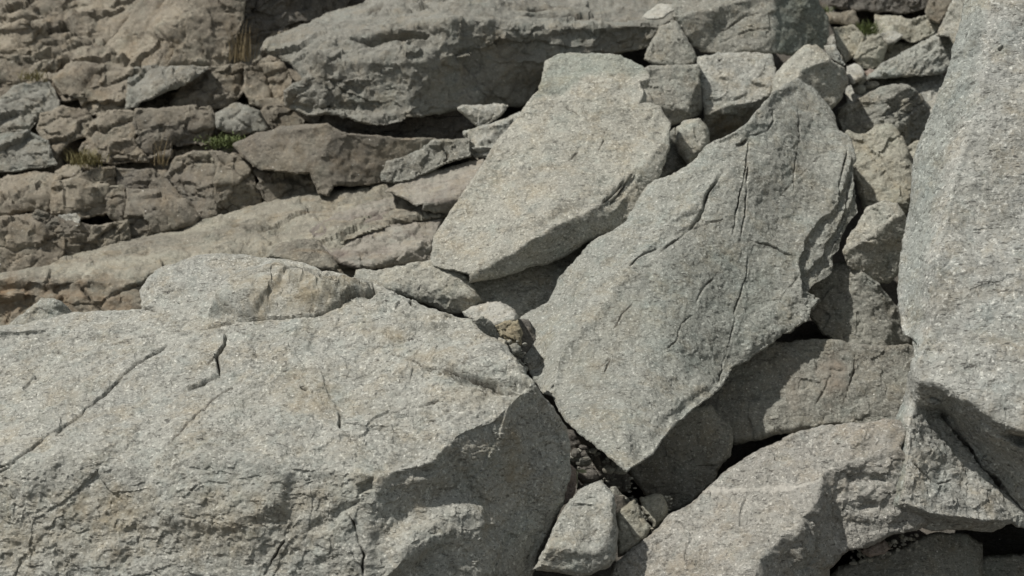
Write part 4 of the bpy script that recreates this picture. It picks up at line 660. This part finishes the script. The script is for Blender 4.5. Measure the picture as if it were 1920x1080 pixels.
rock('bluish triangular stone peeking over the front boulder at the left', [([(5, 625), (20, 606), (50, 580), (77, 560), (103, 560), (98, 578), (108, 600), (100, 625)], (-0.3, -0.72, 0.62)), ([(103, 560), (118, 568), (136, 584), (130, 615), (100, 625), (108, 600), (98, 578)], (0.5, -0.85, 0.05))], d=8.3, mat='blue', name='stone', cat='stone', thick=0.3, step=2)

# ------------------------------------------------------------------ grasses and moss
def simple_mat(name, c, c2, tr=0.0):
    m = bpy.data.materials.new(name); m.use_nodes = True; N = m.node_tree.nodes; b = N['Principled BSDF']; b.inputs['Roughness'].default_value = 0.75
    n = N.new('ShaderNodeTexNoise'); n.inputs['Scale'].default_value = 30; tc = N.new('ShaderNodeTexCoord'); m.node_tree.links.new(tc.outputs['Object'], n.inputs['Vector'])
    x = N.new('ShaderNodeMix'); x.data_type = 'RGBA'; x.inputs[6].default_value = (*c, 1); x.inputs[7].default_value = (*c2, 1)
    m.node_tree.links.new(n.outputs[0], x.inputs[0]); m.node_tree.links.new(x.outputs[2], b.inputs['Base Color']); return m
M['dry'] = simple_mat('dry_grass', (0.22, 0.17, 0.09), (0.13, 0.10, 0.05)); M['olive'] = simple_mat('olive_grass', (0.09, 0.085, 0.025), (0.16, 0.13, 0.05))
M['moss'] = simple_mat('green_moss', (0.10, 0.13, 0.03), (0.05, 0.07, 0.02)); M['leaf'] = simple_mat('pale_leaf', (0.36, 0.36, 0.26), (0.25, 0.27, 0.16))
def tuft(label, x, y, d, n, h, spread, mat, lean=0.35, wd=0.0035, name='grass_tuft', cat='grass', seed=1, flat=0.3, kind=None):
    R = np.random.RandomState(seed); c = place(x, y, d); V = []; Q = []
    for i in range(n):
        b = c + np.array([R.normal()*spread, R.normal()*spread*0.5, R.normal()*spread*flat]); a = R.uniform(0, 2*math.pi); L = h*R.uniform(0.45, 1.1)
        dr = np.array([math.cos(a)*lean*R.uniform(0.3, 1.6), math.sin(a)*lean*0.8-0.1, 1.0]); dr /= np.linalg.norm(dr)
        sd_ = np.array([math.cos(a+1.3), math.sin(a+1.3)*0.4, 0.1]); k = len(V)
        for j in range(5):
            t = j/4.0; p = b+dr*L*t+np.array([math.cos(a), math.sin(a), -0.9])*L*0.35*t*t*lean*1.5; w = wd*(1-t*0.9)
            V += [p-sd_*w, p+sd_*w]
            if j: Q.append([k+2*j-2, k+2*j-1, k+2*j+1, k+2*j])
    tag(mesh_object(name, np.array(V), np.array(Q), np.zeros((0, 3), int), M[mat]), label, cat, None, kind)
tuft('tall dry grass clump left of the big block', 452, 112, 11.2, 55, 0.34, 0.05, 'dry', 0.22, seed=2)
tuft('olive grass tuft in the left crack above the lower ledge', 160, 306, 10.35, 260, 0.13, 0.055, 'olive', 0.5, seed=3)
tuft('small dark grass tuft on the far left rock', 62, 148, 11.3, 160, 0.09, 0.05, 'olive', 0.5, seed=4)
tuft('thin dry stems rising from the crack in the middle of the cliff', 298, 308, 10.35, 26, 0.28, 0.03, 'dry', 0.3, wd=0.0025, seed=5)
tuft('bright green moss cushion in the crack beside the wedge rock', 425, 268, 10.4, 700, 0.05, 0.085, 'moss', 0.9, wd=0.004, name='moss_cushion', cat='moss', kind='stuff', seed=6)
tuft('green grass at the very top edge above the big block', 880, 4, 11.6, 500, 0.12, 0.16, 'olive', 0.6, seed=7)
tuft('green tuft among the pale stones of the upper right', 1626, 62, 11.5, 200, 0.13, 0.045, 'moss', 0.5, seed=8)
tuft('small green sprig at the corner of the tall jointed block', 1547, 22, 11.4, 60, 0.09, 0.03, 'moss', 0.7, seed=9)
def sprig(label, x, y, d):
    c = place(x, y, d); V = []; Q = []; R = np.random.RandomState(5)
    for k in range(7):
        a = R.uniform(-0.4, math.pi+0.4); L = R.uniform(0.03, 0.055); u = np.array([math.cos(a), -0.35, 0.35*math.sin(a)+0.25]); s = np.array([-math.sin(a)*0.6, 0.1, math.cos(a)*0.5+0.3]); b = len(V)
        for t, w in ((0, 0.001), (0.25, 0.007), (0.6, 0.009), (1, 0.0005)):
            p = c+u*L*t+np.array([0, 0, -0.25*L*t*t]); V += [p-s*w, p+s*w]
        Q += [[b+2*j, b+2*j+1, b+2*j+3, b+2*j+2] for j in range(3)]
    b = len(V); V += [c+np.array([-0.002, 0, 0]), c+np.array([0.002, 0, 0]), c+np.array([0.004, 0, -0.08]), c+np.array([0, 0, -0.08])]; Q.append([b, b+1, b+2, b+3])
    tag(mesh_object('leafy_sprig', np.array(V), np.array(Q), np.zeros((0, 3), int), M['leaf']), label, 'plant')
sprig('tiny pale leafed plant in the dark gap beside the front boulder', 1082, 884, 6.85)

# ------------------------------------------------------------------ rubble: loose stones and, in the gaps, gravel nobody could count
def stone_mesh(R, c, size):
    """one angular stone: random planes cut a sphere of points"""
    n = 9; pl = R.normal(size=(n, 3)); pl /= np.linalg.norm(pl, axis=1)[:, None]; h = R.uniform(0.55, 0.95, n)
    th = np.linspace(0, math.pi, 9); ph = np.linspace(0, 2*math.pi, 13)[:-1]; V = [(0, 0, 1.0)]
    for t in th[1:-1]:
        for p in ph: V.append((math.sin(t)*math.cos(p), math.sin(t)*math.sin(p), math.cos(t)))
    V.append((0, 0, -1.0)); V = np.array(V); d = V@pl.T; rr = np.min(np.where(d > 0.05, h/np.maximum(d, 0.05), 9), axis=1); V = V*np.minimum(rr, 1.05)[:, None]
    V = V*np.array([1, 0.8, 0.7])*R.uniform(0.75, 1.25, 3)*size + c; m = len(ph); Q = []; T = []
    for i in range(6):
        for j in range(m):
            a = 1+i*m+j; b = 1+i*m+(j+1) % m; Q.append((a, a+m, b+m, b))
    for j in range(m): T.append((0, 1+j, 1+(j+1) % m)); T.append((len(V)-1, 1+6*m+(j+1) % m, 1+6*m+j))
    return V, np.array(Q), np.array(T)
RR = np.random.RandomState(11)
def scatter(poly, n, size, doff, label, group, mats, dep=None):
    pa = np.array(poly, float); k = 0
    while k < n:
        x, y = RR.uniform(pa[:, 0].min(), pa[:, 0].max()), RR.uniform(pa[:, 1].min(), pa[:, 1].max())
        if poly_sd(np.array([x]), np.array([y]), poly)[0] < 0: continue
        V, Q, T = stone_mesh(RR, place(x, y, (dep or base_depth(x, y))+doff), size*RR.uniform(0.6, 1.5))
        tag(mesh_object('rubble_stone', V, Q, T, M[mats[RR.randint(len(mats))]], sharp=25), label, 'stone', group); k += 1
scatter([(1560, 20), (1640, 25), (1760, 50), (1720, 95), (1650, 140), (1600, 135), (1565, 90)], 60, 0.06, 0.3, 'small angular rubble stone in the scree of the upper right', 'rubble stones of the upper right', ['warm', 'yellow', 'grey', 'light'])
scatter([(1590, 130), (1640, 140), (1640, 165), (1600, 175), (1585, 160)], 9, 0.04, 0.05, 'small rubble stone beside the tiny white stone', 'rubble stones beside the white stone', ['warm', 'grey', 'white'], 10.9)
scatter([(1070, 840), (1120, 830), (1185, 890), (1190, 940), (1150, 950), (1075, 920)], 16, 0.035, 0.0, 'small dark stone in the shaded gap between the boulders', 'stones in the shaded gap', ['dark', 'grey', 'warm'], 7.15)
def gravel(spots, label):
    Vs, Qs, Ts = [], [], []; o = 0
    for poly, n, dep, size in spots:
        pa = np.array(poly, float); k = 0
        while k < n:
            x, y = RR.uniform(pa[:, 0].min(), pa[:, 0].max()), RR.uniform(pa[:, 1].min(), pa[:, 1].max())
            if poly_sd(np.array([x]), np.array([y]), poly)[0] < 0: continue
            V, Q, T = stone_mesh(RR, place(x, y, dep+RR.uniform(-0.05, 0.05)), size*RR.uniform(0.4, 1.4)); Vs.append(V); Qs.append(Q+o); Ts.append(T+o); o += len(V); k += 1
    tag(mesh_object('gravel', np.concatenate(Vs), np.concatenate(Qs), np.concatenate(Ts), M['warm'], sharp=25), label, 'gravel', None, 'stuff')
gravel([([(1060, 850), (1100, 830), (1190, 900), (1190, 950), (1090, 930)], 70, 7.25, 0.009), ([(1185, 930), (1260, 930), (1250, 1000), (1190, 1010)], 120, 7.05, 0.009),
        ([(940, 640), (985, 640), (990, 700), (960, 690)], 50, 7.35, 0.012), ([(1570, 60), (1720, 60), (1650, 150), (1590, 140)], 260, 11.9, 0.022),
        ([(1585, 1030), (1720, 1000), (1720, 1030), (1600, 1060)], 60, 7.05, 0.012)], 'loose gravel lying in the gaps between the boulders')
